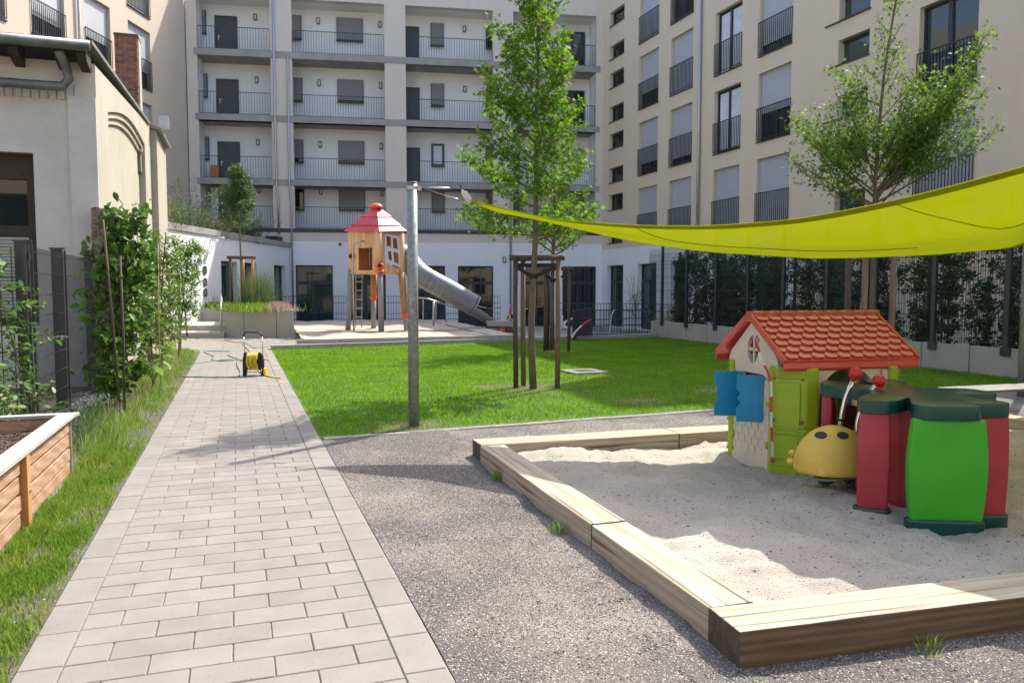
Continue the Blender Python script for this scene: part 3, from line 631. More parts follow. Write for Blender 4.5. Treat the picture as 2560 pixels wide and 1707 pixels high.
for i,d in enumerate(dz):
    yy=GR-.10; k=dict(y=yy,shm='shut_grey',sill=True)
    window(gb,-21.72,-21.25,15.04+d,16.25+d,shut=1,**k)
    w=MB(); w.b2(-20.78,-19.72,yy+.03,GR-.004,13.92+d,15.97+d); w=w.build('door',M_['doorc'],gb,local=True)
    g=MB(); g.b2(-20.82,-20.76,yy,GR-.003,13.91+d,16.02+d); g.b2(-19.74,-19.68,yy,GR-.003,13.91+d,16.02+d); g.b2(-20.76,-19.74,yy,GR-.003,15.96+d,16.02+d); g.build('door_frame',M_['anth'],w,local=True)
    g=MB(); g.b2(-20.66,-20.62,yy-.005,yy+.03,14.75+d,15.0+d); g.b2(-20.66,-20.52,yy-.045,yy-.02,14.92+d,14.95+d); g.build('door_handle',M_['steel'],w,local=True)
    wlamp(gb,-18.75,16.04+d,GR)
    window(gb,-17.05,-16.36,15.0+d,16.24+d,shut=(1 if i>1 else (.85 if i else 0)),**k)
    wlamp(gb,-15.48,16.02+d,GR)
    window(gb,-14.51,-13.12,15.03+d,16.25+d,shut=(1,.93,.95,1)[i],**k)
    wlamp(gb,-12.2,16.01+d,GR)
    if i: 
        w=MB(); w.b2(-11.0,-10.12,yy+.03,GR-.004,13.92+d,15.92+d); w=w.build('door',M_['doorc'],gb,local=True); g=MB(); g.b2(-10.12,-10.06,yy,GR-.003,13.91+d,15.98+d); g.b2(-11,-10.12,yy,GR-.003,15.92+d,15.98+d); g.build('door_frame',M_['anth'],w,local=True)
    window(gb,-9.43,-8.72,15.0+d,16.23+d,shut=(.98,0,.97,1)[i],curtain=(i==1),gl='glassb' if i==1 else 'glass',**k)
    wlamp(gb,-7.55,16.01+d,GR)
    window(gb,-6.36,-5.6,15.0+d,16.22+d,shut=(.9,.95,0,0)[i],**k)
    w=MB(); w.b2(-5.0,-4.42,yy+.03,GR-.004,13.92+d,15.92+d); w.build('door',M_['doorc'],gb,local=True)
    window(gb,-2.0,-.66,(14.95 if i<2 else 14.0)+d,16.17+d,shut=(.96,.96,0,0)[i],mull=(i>1),**k)
mb=MB(); mb.box((-20.95,GR-.3,7.34+.42),(.42,.16,.8)); o=mb.build('folding_chair',M_['pinedark']); 
o.matrix_world=gb.matrix_basis.copy(); tag(o,'folded brown wooden chair leaning behind the gallery railing left of the dark door','chair')
for a,b in gd:
    window(gb,a,b,-.5,2.86,y=.10,mull=True,transom=1.93,gl='glassg' if a<-10 else 'glass',sill=False,name='glazed_door')
pipe(gb,[(-17.64,-.1,ROOF),(-17.64,-.1,9.5),(-17.62,-.1,7.0),(-17.55,-.1,6.2),(-17.55,-.1,4.5)])
pipe(gb,[(-16.95,.05,13.75),(-16.95,-.1,13.7),(-16.97,-.1,7.2),(-16.9,-.1,6.2),(-16.9,-.1,-.5)])
pipe(gb,[(-5.21,.05,13.75),(-5.21,-.1,13.7),(-5.21,-.1,-.5)])
wlamp(gb,-5.55,3.22,0); 
mb=MB(); mb.ell((-14.41,-.09,3.98),(.07,.09,.07),10,8); mb.build('camera_dome',M_['black'],gb,True,local=True)
# ---------------- right wing
rw=frame_of(P0,V(0,-1,0),'right_wing_building','long tan apartment wing with shuttered french windows along the right side','apartment building')
rows=[(13.91,16.52),(10.64,13.25),(7.35,9.98),(4.08,6.69)]
cols={'A':(4.27,6.22,[1,.72,.80,1]),'B':(7.38,9.31,[0,1,.88,1]),'C':(11.07,12.97,[1,0,0,.96]),'D':(14.11,16.08,[1,.86,.6,.95]),'F':(21.92,23.95,[None,None,0,.97])}
holes=[];wins=[]
for c,(a,b,sh) in cols.items():
    for (z0,z1),s in zip(rows,sh):
        if s is None: continue
        holes.append((a,b,z0,z1)); wins.append((a,b,z0,z1,s,c))
sm=[]
for z0,z1 in ((15.74,16.5),(13.98,14.7),(12.45,13.25),(10.64,11.46),(9.19,10.0),(7.37,8.17),(5.9,6.72),(4.1,4.92)):
    sm.append((.88,2.57,z0,z1)); 
    if z1<12: sm.append((17.9,19.92,z0,z1))
gf=[(.72,2.68,-.45,2.88),(4.3,6.24,-.45,2.88),(7.6,9.1,-.3,2.86),(11.2,13.0,-.3,2.84),(14.0,15.85,-.3,2.84),(17.8,19.2,-.3,2.7)]
# three roof heights: 18.3, stair head 20.9, low end 12
def inr(h,u0,u1): return h[0]>=u0-.01 and h[1]<=u1+.01
AL=holes+sm
wall('wall',rw,0,18.5,3.79,ROOF,[h for h in AL if h[1]<=18.5],M_['tan'])
wall('wall',rw,0,60,3.79,12.2,[h for h in AL if h[0]>=18.5 and h[1]<21.1 or h[0]>21]if 0 else [h for h in AL if h[1]>18.5],M_['tan']) if 0 else None
wall('wall',rw,18.5,21.1,3.79,20.9,[(max(h[0],18.5),h[1],h[2],h[3]) for h in AL if h[1]>18.5 and h[0]<21],M_['tan'])
wall('wall',rw,21.1,44,3.79,12.2,[h for h in AL if h[0]>21.1],M_['tan'])
for o in [c for c in rw.children if c.name.startswith('wall')][1:2]:
    pass
wall('ground_floor_wall',rw,0,16.6,-.55,3.79,gf[:5],M_['white'],depth=.3,y=.004); wall('ground_floor_wall',rw,16.6,44,-.55,3.79,gf[5:],M_['tan'],depth=.3,y=.004)
body(rw,0,18.5,.4,13,-.55,ROOF-.01,M_['tan']); body(rw,18.5,21.1,.4,13,-.55,20.89,M_['tan'],'stair_head'); body(rw,21.1,44,.4,13,-.55,12.19,M_['tan'],'low_end')
mb=MB(); mb.quad((18.5,0,12),(18.5,.4,12),(18.5,.4,20.9),(18.5,0,20.9)); mb.quad((21.1,0,12),(21.1,.4,12),(21.1,.4,20.9),(21.1,0,20.9)); mb.b2(0,18.5,.002,.4,ROOF-.02,ROOF+.03); mb.b2(18.5,21.1,.002,.4,20.88,20.93); mb.b2(21.1,44,.002,.4,12.18,12.23); mb.build('parapet',M_['tan'],rw,local=True)
for a,b,z0,z1,s,c in wins:
    gl='glass' if not(c in 'CF' and s==0) else 'glassb'
    window(rw,a,b,z0,z1,y=.2,shut=s,rail=True,mull=(s<.9),gl=gl,tilt=(c=='C' and z0>10) or (c=='F' and z0>7),curtain=(c=='C' and s==0))
for h in sm: window(rw,*h,y=.22,tilt=(h[0]>10 or 12<h[2]<14 or 9<h[2]<10),gl='glass' if h[0]<10 else 'glassb',mull=False)
for h in gf: window(rw,*h,y=.26,mull=True,transom=2.0,sill=False,gl='glassg',name='glazed_door')
pipe(rw,[(10.04,-.11,ROOF),(10.04,-.11,-.5)],.07)
# ---------------- left wing and the flat white annex
UO=V(-2.25,44.67,0)
lw=frame_of(UO,ldv_,'left_wing_building','sunlit beige apartment wing with half shuttered windows at the upper left','apartment building')
lcols=[(-15.6,-13.47),(-12.09,-10.1),(-8.77,-6.9),(-5.48,-3.55)]
lsh=[[.6,.85,1],[.9,.72,1],[1,.62,1],[1,.72,.3]]
lh=[]
for (a,b),ss in zip(lcols,lsh):
    for (z0,z1),s in zip(((14.14,16.8),(10.82,13.48),(7.5,10.15)),ss): lh.append((a,b,z0,z1,s))
wall('wall',lw,-40,.5,-.55,ROOF,[h[:4] for h in lh],M_['cream_wall'])
body(lw,-40,0,.4,12,-.55,ROOF-.01,M_['cream_wall'])
for a,b,z0,z1,s in lh: window(lw,a,b,z0,z1,y=.2,shut=s,rail=True,mull=True)
pipe(lw,[(-9.3,-.1,ROOF),(-9.3,-.1,4)],.06)
AO=V(2.66,43.84,0)
an=frame_of(AO,ldv_,'annex_building','low white annex with planted roof and grey coping left of the planter','annex')
ah=[(-8.7,-7.0,-.4,2.8),(-6.39,-4.65,-.4,2.8),(-2.39,-.73,-.4,2.8)]
wall('wall',an,-22,0,-.55,3.78,ah,M_['white'])
mb=MB(); mb.b2(-22,0,-.06,.32,3.79,4.04); mb.build('coping',M_['concrete2'],an,local=True)
mb=MB(); mb.quad((-22,.3,3.7),(0,.3,3.7),(0,6,3.7),(-22,6,3.7)); mb.build('roof',M_['soil'],an,local=True)
for h in ah: window(an,*h,y=.22,mull=False,transom=1.2,sill=False,gl='glassg',name='glazed_door')
for z in (2.37,1.89,1.47):
    mb=MB(); mb.tube([(-10.3,0,z),(-10.3,-.03,z)],.17,24)
    for k in range(-3,4): mb.b2(-10.3-.14,-10.3+.14,-.045,-.028,z+k*.045-.009,z+k*.045+.009)
    mb.build('vent_grille',M_['zincdark'],an,local=True)
for u,z in ((-10.15,3.55),(-9.55,3.68)):
    mb=MB(); mb.b2(u-.02,u+.02,-.3,0,z,z+.03); mb.b2(u-.1,u+.1,-.5,-.28,z-.01,z+.05); mb.build('wall_lamp',M_['lampcol'],an,local=True)
mb=MB(); mb.b2(-1.1,-.2,.3,.9,4.0,4.32); mb.build('roof_box',M_['anth'],an,local=True)
# ================================================================ OLD HOUSE
k=1.04; HX,HY=-2.08*k,14.5*k
oh=empty('old_house',(HX,HY,0),'old whitewashed brick outbuilding with lean-to metal roof behind the left fence','outbuilding')
# front wall with window hole, facing camera
hx0=-9.; zt=1.65+(5.23-1.65)*k
wl=(-6.2,-3.12,1.02,3.86)
mb=MB()
def rw_(x0,x1,z0,z1): mb.quad((x0,HY,z0),(x1,HY,z0),(x1,HY,z1),(x0,HY,z1))
rw_(hx0,wl[0],-.1,zt); rw_(wl[1],HX,-.1,zt); rw_(wl[0],wl[1],-.1,wl[2]); rw_(wl[0],wl[1],wl[3],zt)
mb.quad((wl[1],HY,wl[2]),(wl[1],HY+.22,wl[2]),(wl[1],HY+.22,wl[3]),(wl[1],HY,wl[3])); mb.quad((wl[0],HY,wl[3]),(wl[1],HY,wl[3]),(wl[1],HY+.22,wl[3]),(wl[0],HY+.22,wl[3])); mb.quad((wl[0],HY,wl[2]),(wl[1],HY,wl[2]),(wl[1],HY+.22,wl[2]),(wl[0],HY+.22,wl[2]))
# brick courses showing through the whitewash: proud corner pilaster
mb.b2(-2.58,HX-.002,HY-.055,HY,-.1,1.65+(4.69-1.65)*k)
mb.build('front_wall',M_['oldwhite'],oh)
mb=MB()
for zz in (4.35,4.47,4.6): pass
z=wl[3]+.95
for i in range(26): mb.b2(-5.6+i*.125,-5.6+i*.125+.1,HY-.03,HY-.001,zt-.62,zt-.38)
mb.build('brick_frieze',M_['oldwhite'],oh)
# side wall with sloping top and arched mouldings
L=10.7; zs=1.65+(5.21-1.65)*k; ze=1.65+(5.84-1.65)*k
mb=MB(); n0,n1=HY+1.3,HY+7.55; za=lambda y:4.85+ (y-HY-1.3)*.075+.30*math.sin(PI*min(1,max(0,(y-n0)/(n1-n0))))*0.9
ys=[HY,n0]+[n0+(n1-n0)*i/14 for i in range(1,15)]+[HY+L]
top=lambda y: zs+(ze-zs)*(y-HY)/8.6
inset=.14
for a,b in zip(ys[:-1],ys[1:]):
    if a>=n0-.001 and b<=n1+.001:
        mb.quad((HX,a,za(a)),(HX,b,za(b)),(HX,b,top(b)),(HX,a,top(a)))
        for q,(w0,w1) in enumerate(((0,.12),(.12,.24),(.24,.36))):
            x0=HX-.05*(q+0);x1=HX-.05*(q+1)
            mb.quad((x0,a,za(a)-w0),(x0,b,za(b)-w0),(x1,b,za(b)-w0),(x1,a,za(a)-w0)); mb.quad((x1,a,za(a)-w1),(x1,b,za(b)-w1),(x1,b,za(b)-w0),(x1,a,za(a)-w0))
        mb.quad((HX-.15,a,-.1),(HX-.15,b,-.1),(HX-.15,b,za(b)-.36),(HX-.15,a,za(a)-.36))
    else: mb.quad((HX,a,-.1),(HX,b,-.1),(HX,b,top(b)),(HX,a,top(a)))
mb.quad((HX,n0,-.1),(HX-.15,n0,-.1),(HX-.15,n0,za(n0)),(HX,n0,za(n0))); mb.quad((HX,n1,-.1),(HX-.15,n1,-.1),(HX-.15,n1,za(n1)),(HX,n1,za(n1)))
mb.build('side_wall',M_['oldcream'],oh)
mb=MB(); mb.quad((hx0,HY+L,-.1),(HX,HY+L,-.1),(HX,HY+L,6.1),(hx0,HY+L,6.1)); mb.quad((hx0,HY,-.1),(hx0,HY+L,-.1),(hx0,HY+L,6.1),(hx0,HY,5.4)); mb.build('rear_wall',M_['oldwhite'],oh)
mb=MB(); rz0=1.65+(5.40-1.65)*k; rz1=1.65+(5.86-1.65)*k
mb.prism([(0,0),(HY+8.7-(HY-.55),rz1-rz0),(HY+8.7-(HY-.55),rz1-rz0+.06),(0,.06)],(hx0,HY-.55,rz0),(0,1,0),(0,0,1),(1,0,0),HX+.05-hx0); mb.build('roof',M_['roofing'],oh)
mb=MB(); mb.tube([(hx0,HY-.6,rz0-.03),(HX+.02,HY-.6,rz0-.05)],.085,14); mb.tube([(hx0,HY-.3,4.93),(-3.0,HY-.28,4.90),(-2.62,HY-.22,4.92),(-2.52,HY-.2,5.05),(-2.56,HY-.25,5.25),(-2.6,HY-.5,5.42)],.075,12); mb.build('gutter',M_['zincdark'],oh,True)
for xx in (-4.1,-3.32,-2.68,-2.36):
    mb=MB(); mb.prism([(0,0),(.5,.03),(.5,-.28),(.12,-.2),(0,-.08)],(xx,HY-.5,rz0-.05),(0,1,0),(0,0,1),(1,0,0),.14); mb.build('rafter_end',M_['darkwood'],oh)
mb=MB(); mb.b2(wl[0],wl[1]-.0,HY+.16,HY+.24,wl[3]-.42,wl[3]); mb.b2(wl[0],wl[1],HY+.16,HY+.24,2.52,2.68);mb.b2(wl[0],wl[1],HY+.16,HY+.24,wl[2],wl[2]+.12); mb.b2(wl[1]-.14,wl[1],HY+.15,HY+.25,wl[2],wl[3]); mb.b2(-3.78,-3.70,HY+.16,HY+.24,2.68,wl[3]-.42); mb.b2(-5.0,-4.9,HY+.16,HY+.24,wl[2],wl[3])
w=mb.build('window',M_['darkwood'],oh)
mb=MB(); mb.quad((wl[0],HY+.22,wl[2]),(wl[1],HY+.22,wl[2]),(wl[1],HY+.22,wl[3]),(wl[0],HY+.22,wl[3])); mb.build('pane',M_['glass'],w)
mm('blind',(.42,.47,.45),.6,(.38,.43,.41),vs=3)
mb=MB(); 
for i in range(24): mb.box((-4.3,HY+.19,1.18+i*.056),(2.1,.012,.044),M=Matrix.Rotation(.35,3,'X'))
mb.build('blind',M_['blind'],w)
# chimney: individual bricks in courses
cz0,cz1=4.6,1.65+(6.06-1.65)*k*1.0+.02; cY=HY+1.2; cx0,cx1=-2.02,-1.60; cd=.75
CX0=HX-.0
mb=MB(); z=5.2; r=0
CD=plane=None
rr_c=ray(349,300); tt_=(HX-.07)/rr_c.x; cyy=rr_c.y*tt_; CP=V(HX,cyy,0); ch0=D(293,270,CP); ch1=D(349,270,CP); ctop=D(320,89,CP).z; cy0=cyy; cx0=ch0.x; cx1=ch1.x
z=4.9; r=0
while z<ctop-.04:
    x=cx0-(.12 if r%2 else 0)
    while x<cx1:
        a=max(x,cx0);b=min(x+.235,cx1)
        if b-a>.03: mb.b2(a+.006,b-.006,cy0+random.uniform(-.008,.008),cy0+.1,z+.007,z+.074)
        x+=.25*1.05
    y=cy0-(.12 if (r+1)%2 else 0)
    z+=.083; r+=1
ch=MB(); ch.b2(cx0+.008,cx1-.012,cy0+.012,cy0+.62,4.6,ctop-.03); ch=ch.build('chimney',M_['mortar'],oh); mb.build('bricks',M_['brick'],ch)
mb=MB(); mb.b2(cx1-.011,cx1+.012,cy0+.11,cy0+.62,5.1,ctop-.06); mb.build('render_coat',M_['oldcream'],ch)
mb=MB(); mb.b2(cx0-.01,cx1+.02,cy0-.02,cy0+.64,ctop-.05,ctop+.02); mb.build('chimney_top',M_['stakedark'],ch,bev=.02)
# second low roof behind the first, with coping
r2=empty('rear_shed',(-2.0,24.2,0),'narrow metal capped shed wall just behind the old outbuilding','shed')
mb=MB(); mb.prism([(0,-.1),(2.6,-.1),(2.6,5.95),(0,6.55)],(-4.6,24.1,0),(1,0,0),(0,0,1),(0,1,0),3.0); mb.build('wall',M_['oldcream'],r2)
mb=MB(); mb.prism([(0,6.56),(2.75,5.93),(2.75,6.0),(0,6.63)],(-4.6,24.0,0),(1,0,0),(0,0,1),(0,1,0),3.1); mb.build('roof',M_['roofing'],r2)
mb=MB(); mb.b2(-1.95,-1.7,24.3,24.6,6.1,6.4); mb.build('gutter_box',M_['zinc'],r2)
# ruined masonry pier beside the fence end
def rock(name,c,d,mat_,parent=None,sub=3,amp=.05,s=3.):
    bm=bmesh.new(); bmesh.ops.create_cube(bm,size=1); bmesh.ops.subdivide_edges(bm,edges=bm.edges,cuts=7,use_grid_fill=True)
    for v in bm.verts:
        v.co=Vector((v.co.x*d[0],v.co.y*d[1],v.co.z*d[2]))+Vector(c); v.co+=Vector(noise.noise_vector(v.co*s))*amp
    me=bpy.data.meshes.new(name); bm.to_mesh(me); bm.free(); return link(name,me,mat_,parent)
def rubble(name,cx,cy,w,dp,h):
    st=random.getstate(); random.seed(91); bm=bmesh.new(); z=0
    while z<h:
        hh=random.uniform(.10,.2); x=-w/2
        while x<w/2-.04:
            ww=random.uniform(.12,.28); ww=min(ww,w/2-x+.05); g=bmesh.ops.create_cube(bm,size=1)['verts']; bmesh.ops.subdivide_edges(bm,edges=list({e_ for v_ in g for e_ in v_.link_edges}),cuts=2,use_grid_fill=True); g=[v_ for v_ in bm.verts if not v_.tag]
            for v_ in g:
                v_.tag=True; q=v_.co.copy(); q=q*(1-.18*(q.length-.5)) ; v_.co=Vector((cx+x+ww/2+q.x*ww*.99,cy+q.y*dp*random.uniform(.97,1.0),z+hh/2+q.z*hh*1.0)); v_.co+=Vector(noise.noise_vector(v_.co*9))*.025
            x+=ww
        z+=hh; w*=random.uniform(.985,1.0)
    random.setstate(st); me=bpy.data.meshes.new(name); bm.to_mesh(me); bm.free(); return link(name,me,M_['rubble'],None)
pr=rubble('masonry_pier',-2.02,14.85,.50,.40,2.85); tag(pr,'crumbling rubble stone pier behind the fruit trees at the fence end','pier')
rk=rock('boulder',(-1.95,13.75,.17),(.32,.34,.36),M_['rubble'],amp=.08); tag(rk,'pale rough boulder at the foot of the rubble pier','boulder')
# ================================================================ LEAVES / TREES
def shp(kind):
    if kind=='gum':
        p=[]
        for i in range(5):
            a=R(90+ (i-0)*0)+R(-144+i*72); t=R(18+i*72-144-18+0)
        ang=[-140,-100,-68,-30,0,30,68,100,140,180]; rad=[.62,.26,.86,.34,1.0,.34,.86,.26,.62,.22]
        p=[(math.sin(R(a))*r*.5,math.cos(R(a))*r*.5+.2,-.10*r*r if abs(a)!=0 else -.13) for a,r in zip(ang,rad)]
        return np.array(p),[tuple(range(10))]
    if kind=='oval':
        p=[(0,-.5,0),(.2,-.22,.03),(.24,.08,.03),(.12,.36,0),(0,.55,-.09),(-.12,.36,0),(-.24,.08,.03),(-.2,-.22,.03)]
        return np.array(p),[tuple(range(8))]
    if kind=='curl':
        p=[(0,-.5,0),(.24,-.2,.10),(.27,.12,.09),(.12,.38,-.03),(0,.55,-.16),(-.12,.38,-.03),(-.27,.12,.09),(-.24,-.2,.10),(0,-.2,-.02),(0,.12,-.03)]
        return np.array(p),[(0,1,8),(1,2,9,8),(2,3,4,9),(4,5,6,9),(6,7,8,9),(7,0,8)]
    if kind=='lance':
        p=[(0,-.5,0),(.10,-.12,.02),(.09,.2,0),(0,.6,-.12),(-.09,.2,0),(-.10,-.12,.02)]
        return np.array(p),[tuple(range(6))]
def leafmesh(name,pts,size,kind,mat_,parent,up=.5,svar=.35,out=None):
    pts=np.asarray(pts,float); n=len(pts)
    if n==0: return None
    P,F=shp(kind); s=size*rng.uniform(1-svar,1+svar,(n,1,1))
    nz=rng.normal(0,1,(n,3)); nz/=np.linalg.norm(nz,axis=1,keepdims=True); nz[:,2]=np.abs(nz[:,2])*.8; nz+=np.array([0,0,up]); nz/=np.linalg.norm(nz,axis=1,keepdims=True)
    t=rng.normal(0,1,(n,3)); t[:,2]-=.5
    if out is not None: t+=out*1.1
    t-= (t*nz).sum(1,keepdims=True)*nz; t/=np.linalg.norm(t,axis=1,keepdims=True); b=np.cross(t,nz)
    v=P[None,:,0:1]*b[:,None,:]+P[None,:,1:2]*t[:,None,:]+P[None,:,2:3]*nz[:,None,:]
    v=v*s+pts[:,None,:]; k=len(P); nf=[]
    me=bpy.data.meshes.new(name)
    V_=v.reshape(-1,3).astype(np.float32); loops=[];starts=[];pos=0
    base=np.concatenate([np.array(f) for f in F]); ll=len(base); L=(base[None,:]+(np.arange(n)*k)[:,None]).ravel().astype(np.int32)
    st=[];p=0
    for f in F: st.append(p); p+=len(f)
    S=(np.array(st)[None,:]+(np.arange(n)*ll)[:,None]).ravel().astype(np.int32)
    me.vertices.add(len(V_)); me.vertices.foreach_set('co',V_.ravel()); me.loops.add(len(L)); me.loops.foreach_set('vertex_index',L); me.polygons.add(len(S)); me.polygons.foreach_set('loop_start',S); me.update(calc_edges=True)
    return link(name,me,mat_,parent)
def curve(p,d,L,bend,wob,n=7):
    """polyline from p along d, bending towards `bend`"""
    p=Vector(p);d=Vector(d).normalized();out=[p.copy()];st=L/n
    for i in range(n):
        d=(d+Vector(bend)*(1./n)+Vector([random.gauss(0,wob) for _ in range(3)])).normalized(); p=p+d*st; out.append(p.copy())
    return out
def alongpts(pl,k,spread,t0=.25):
    r=[]
    n=len(pl)-1
    for _ in range(k):
        t=(t0+(1-t0)*random.random())*n; i=min(n-1,int(t)); q=pl[i].lerp(pl[i+1],t-i); r.append(q+Vector([random.gauss(0,spread) for _ in range(3)]))
    return r
def tree_branchy(tr,trunk,rad,levels,leafsize,kind,lmat,perm=60,twr=.05,barkm='bark',up=.5,leafname='crown',spread=.05,bend=.5,brr=.02):
    """trunk: polyline; levels: list (z_t along trunk 0-1, azimuth, elev, length)"""
    mb=MB(); mb.tube(trunk,[rad*(1-.75*i/(len(trunk)-1)) for i in range(len(trunk))],12); mb.build('trunk',M_[barkm],tr,True)
    mb=MB(); pts=[]
    for (t,az,el,L) in levels:
        n=len(trunk)-1; i=min(n-1,int(t*n)); p=trunk[i].lerp(trunk[i+1],t*n-i)
        d=V(math.cos(az)*math.cos(el),math.sin(az)*math.cos(el),math.sin(el))
        br=curve(p,d,L,(0,0,bend),.06,8); mb.tube(br,[max(.004,brr*L*(1-.85*j/8)) for j in range(9)],6)
        nt=max(3,int(L/.11))
        for j in range(nt):
            q=.22+.78*j/nt; ii=min(7,int(q*8)); b=br[ii].lerp(br[ii+1],q*8-ii)
            td=(br[ii+1]-br[ii]).normalized(); s=td.cross(V(0,0,1)).normalized()*(1 if j%2 else -1)
            d2=(td*.5+s*.9+V(0,0,random.uniform(-.1,.6))).normalized(); l2=L*random.uniform(.16,.34)*(1.25-q)+.10
            tw=curve(b,d2,l2,(0,0,.3),.12,4); mb.tube(tw,[.005,.0045,.004,.003,.002],4,False)
            pts+=alongpts(tw,int(perm*l2)+2,spread,.1)
        pts+=alongpts(br,int(perm*L*.35),spread,.55)
    mb.build('branches',M_['twig'],tr)
    return leafmesh(leafname,np.array([tuple(q) for q in pts]),leafsize,kind,lmat,tr,up=up)
def stakes(pos,h,label,rails=((0,2),),tilt=0,r=.042,group='tree stake frames',mats='stake',z0=-.05,top=True,strapto=None):
    c=sum((Vector((p[0],p[1],0)) for p in pos),Vector((0,0,0)))/len(pos); st=empty('tree_stakes',(c.x,c.y,z0),label,'tree stakes',group)
    for i,p in enumerate(pos):
        hh=h; MB().tube([(p[0],p[1],z0),(p[0]+random.uniform(-.015,.015),p[1],z0+hh*.5),(p[0]+random.uniform(-.01,.01),p[1],hh)],[r*1.03,r,r*.97],14).build('stake',M_['stakedark' if i==0 else mats],st,True)
    for a,b in rails:
        A=Vector((pos[a][0],pos[a][1],h+.02));B=Vector((pos[b][0],pos[b][1],h+.02)); d=(B-A).normalized()*.11
        MB().tube([A-d,B+d],r*1.05,12).build('cross_rail',M_['stakedark'],st,True)
    return st
# ---------------- sweetgum
random.seed(21)
sg=empty('sweetgum_tree',(4.5,12.08,0),'tall slim star leaved tree in the lawn held by the larger stake frame','tree','young sweetgum trees')
tk=[V(4.53-.05*math.sin(min(1,z/2.2)*PI)+.012*z,12.08,z-.03) for z in [7.3*i/12 for i in range(13)]]
lv=[]
for i in range(54):
    t=.335+.65*(i/53)**1.0; z=t*7.3
    L=(1.2+ .15*math.sin(i*2.3)) if z<4.5 else max(.2,1.2-(z-4.5)*.34)
    lv.append((t,i*2.399+random.uniform(-.3,.3),R(random.uniform(12,42) if z>3.0 else random.uniform(-8,18)),L*random.uniform(.62,1.12)))
tree_branchy(sg,tk,.06,lv,.122,'gum',M_['leaf_gum'],perm=58,up=.35,spread=.06,brr=.013)
stakes([(4.30,12.28),(4.52,12.53),(4.93,12.03)],2.12,'large three post stake frame in the lawn around the tall tree',rails=((0,2),(0,1),(1,2)))
mb=MB(); mb.bar((4.30,12.27,2.02),(4.93,12.03,2.02),.012,.06)
for a,b in (((4.93,12.03,2.0),(4.56,12.10,1.84)),((4.30,12.28,2.0),(4.50,12.12,1.84))): mb.bar(a,b,.012,.06)
mb.tube([(4.53,12.1,1.8),(4.53,12.1,1.88)],.072,14); mb.build('tree_tie',M_['strap'],sg)
random.seed(5)
s2=empty('sweetgum_tree',(7.86,19.55,0),'smaller star leaved tree farther back in the lawn with a thin stem','tree','young sweetgum trees')
tk=[V(7.84,19.5,-.05),V(7.83,19.5,1.2),V(7.85,19.5,2.4),V(7.88,19.5,3.4),V(7.9,19.5,4.6),V(7.9,19.5,5.8)]
lv=[(.42+.56*i/41,i*2.4,R(random.uniform(0,38)),random.uniform(.8,1.4)*(1-.3*i/41)) for i in range(42)]
tree_branchy(s2,tk,.07,lv,.115,'gum',M_['leaf_gum'],perm=30,up=.3,spread=.06)
stakes([(7.59,19.39),(7.75,19.6),(8.12,19.05)],2.13,'three post stake frame farther back in the lawn around the smaller tree',rails=((0,2),(0,1),(1,2)),mats='stakedark')
mb=MB(); mb.bar((7.59,19.39,2.0),(7.86,19.5,1.85),.012,.06);mb.bar((8.12,19.05,2.02),(7.86,19.5,1.85),.012,.06); mb.tube([(7.85,19.5,1.8),(7.85,19.5,1.88)],.07,12); mb.build('tree_tie',M_['strap'],s2)
# ---------------- maple by the right fence
random.seed(31)
mx0,my0=10.25,10.85
mp=empty('maple_tree',(mx0,my0,0),'spreading small leaved maple behind the playhouse at the right fence','tree')
tk=[V(mx0,my0,-.05),V(mx0-.02,my0,1.3),V(mx0-.03,my0,2.5),V(mx0-.03,my0,3.3),V(mx0,my0,4.2),V(mx0+.07,my0-.02,5.2),V(mx0+.20,my0-.05,6.2),V(mx0+.36,my0-.08,7.1)]
lv=[]
rdir=math.atan2(rgt.y,rgt.x)
def mapl(t,az,el,L): lv.append((t,az,R(el),L))
for (t,sx,el,L) in ((.40,-1,22,1.5),(.42,-1,42,1.7),(.40,1,30,1.7),(.44,1,50,1.75),(.40,1,42,2.1),(.45,-1,62,1.55),(.47,1,66,1.5),(.5,-1,30,1.25),(.52,1,36,1.2),(.38,1,60,1.9)):
    for w in (-.35,.4,0):
        mapl(t+random.uniform(-.02,.02),rdir+(PI if sx<0 else 0)+w+random.uniform(-.3,.3),el-4+random.uniform(-6,6),L*random.uniform(.8,1.15)*(1.25 if sx>0 else 1))
for i in range(8): mapl(.42+.3*i/8,i*2.4,random.uniform(20,55),random.uniform(.7,1.3))
for i in range(13): mapl(.66+.33*i/13,i*2.4,random.uniform(40,65),.5-.25*i/13)
mapl(.40,rdir+.15,52,2.5)
tree_branchy(mp,tk,.045,lv,.094,'gum',M_['leaf_maple'],perm=40,up=.3,spread=.08,bend=.3,brr=.009)
def atd(px,d,): 
    r=ray(px,720); q=CAM+r*(d/ (r.dot(V(math.sin(YAW),math.cos(YAW),0)))); return (q.x,q.y)
st=stakes([atd(2119,13.6),atd(2163,13.1),atd(2234,13.0)],2.3,'three wooden stakes behind the playhouse supporting the maple',rails=((0,1),(1,2)),r=.05,group=None)
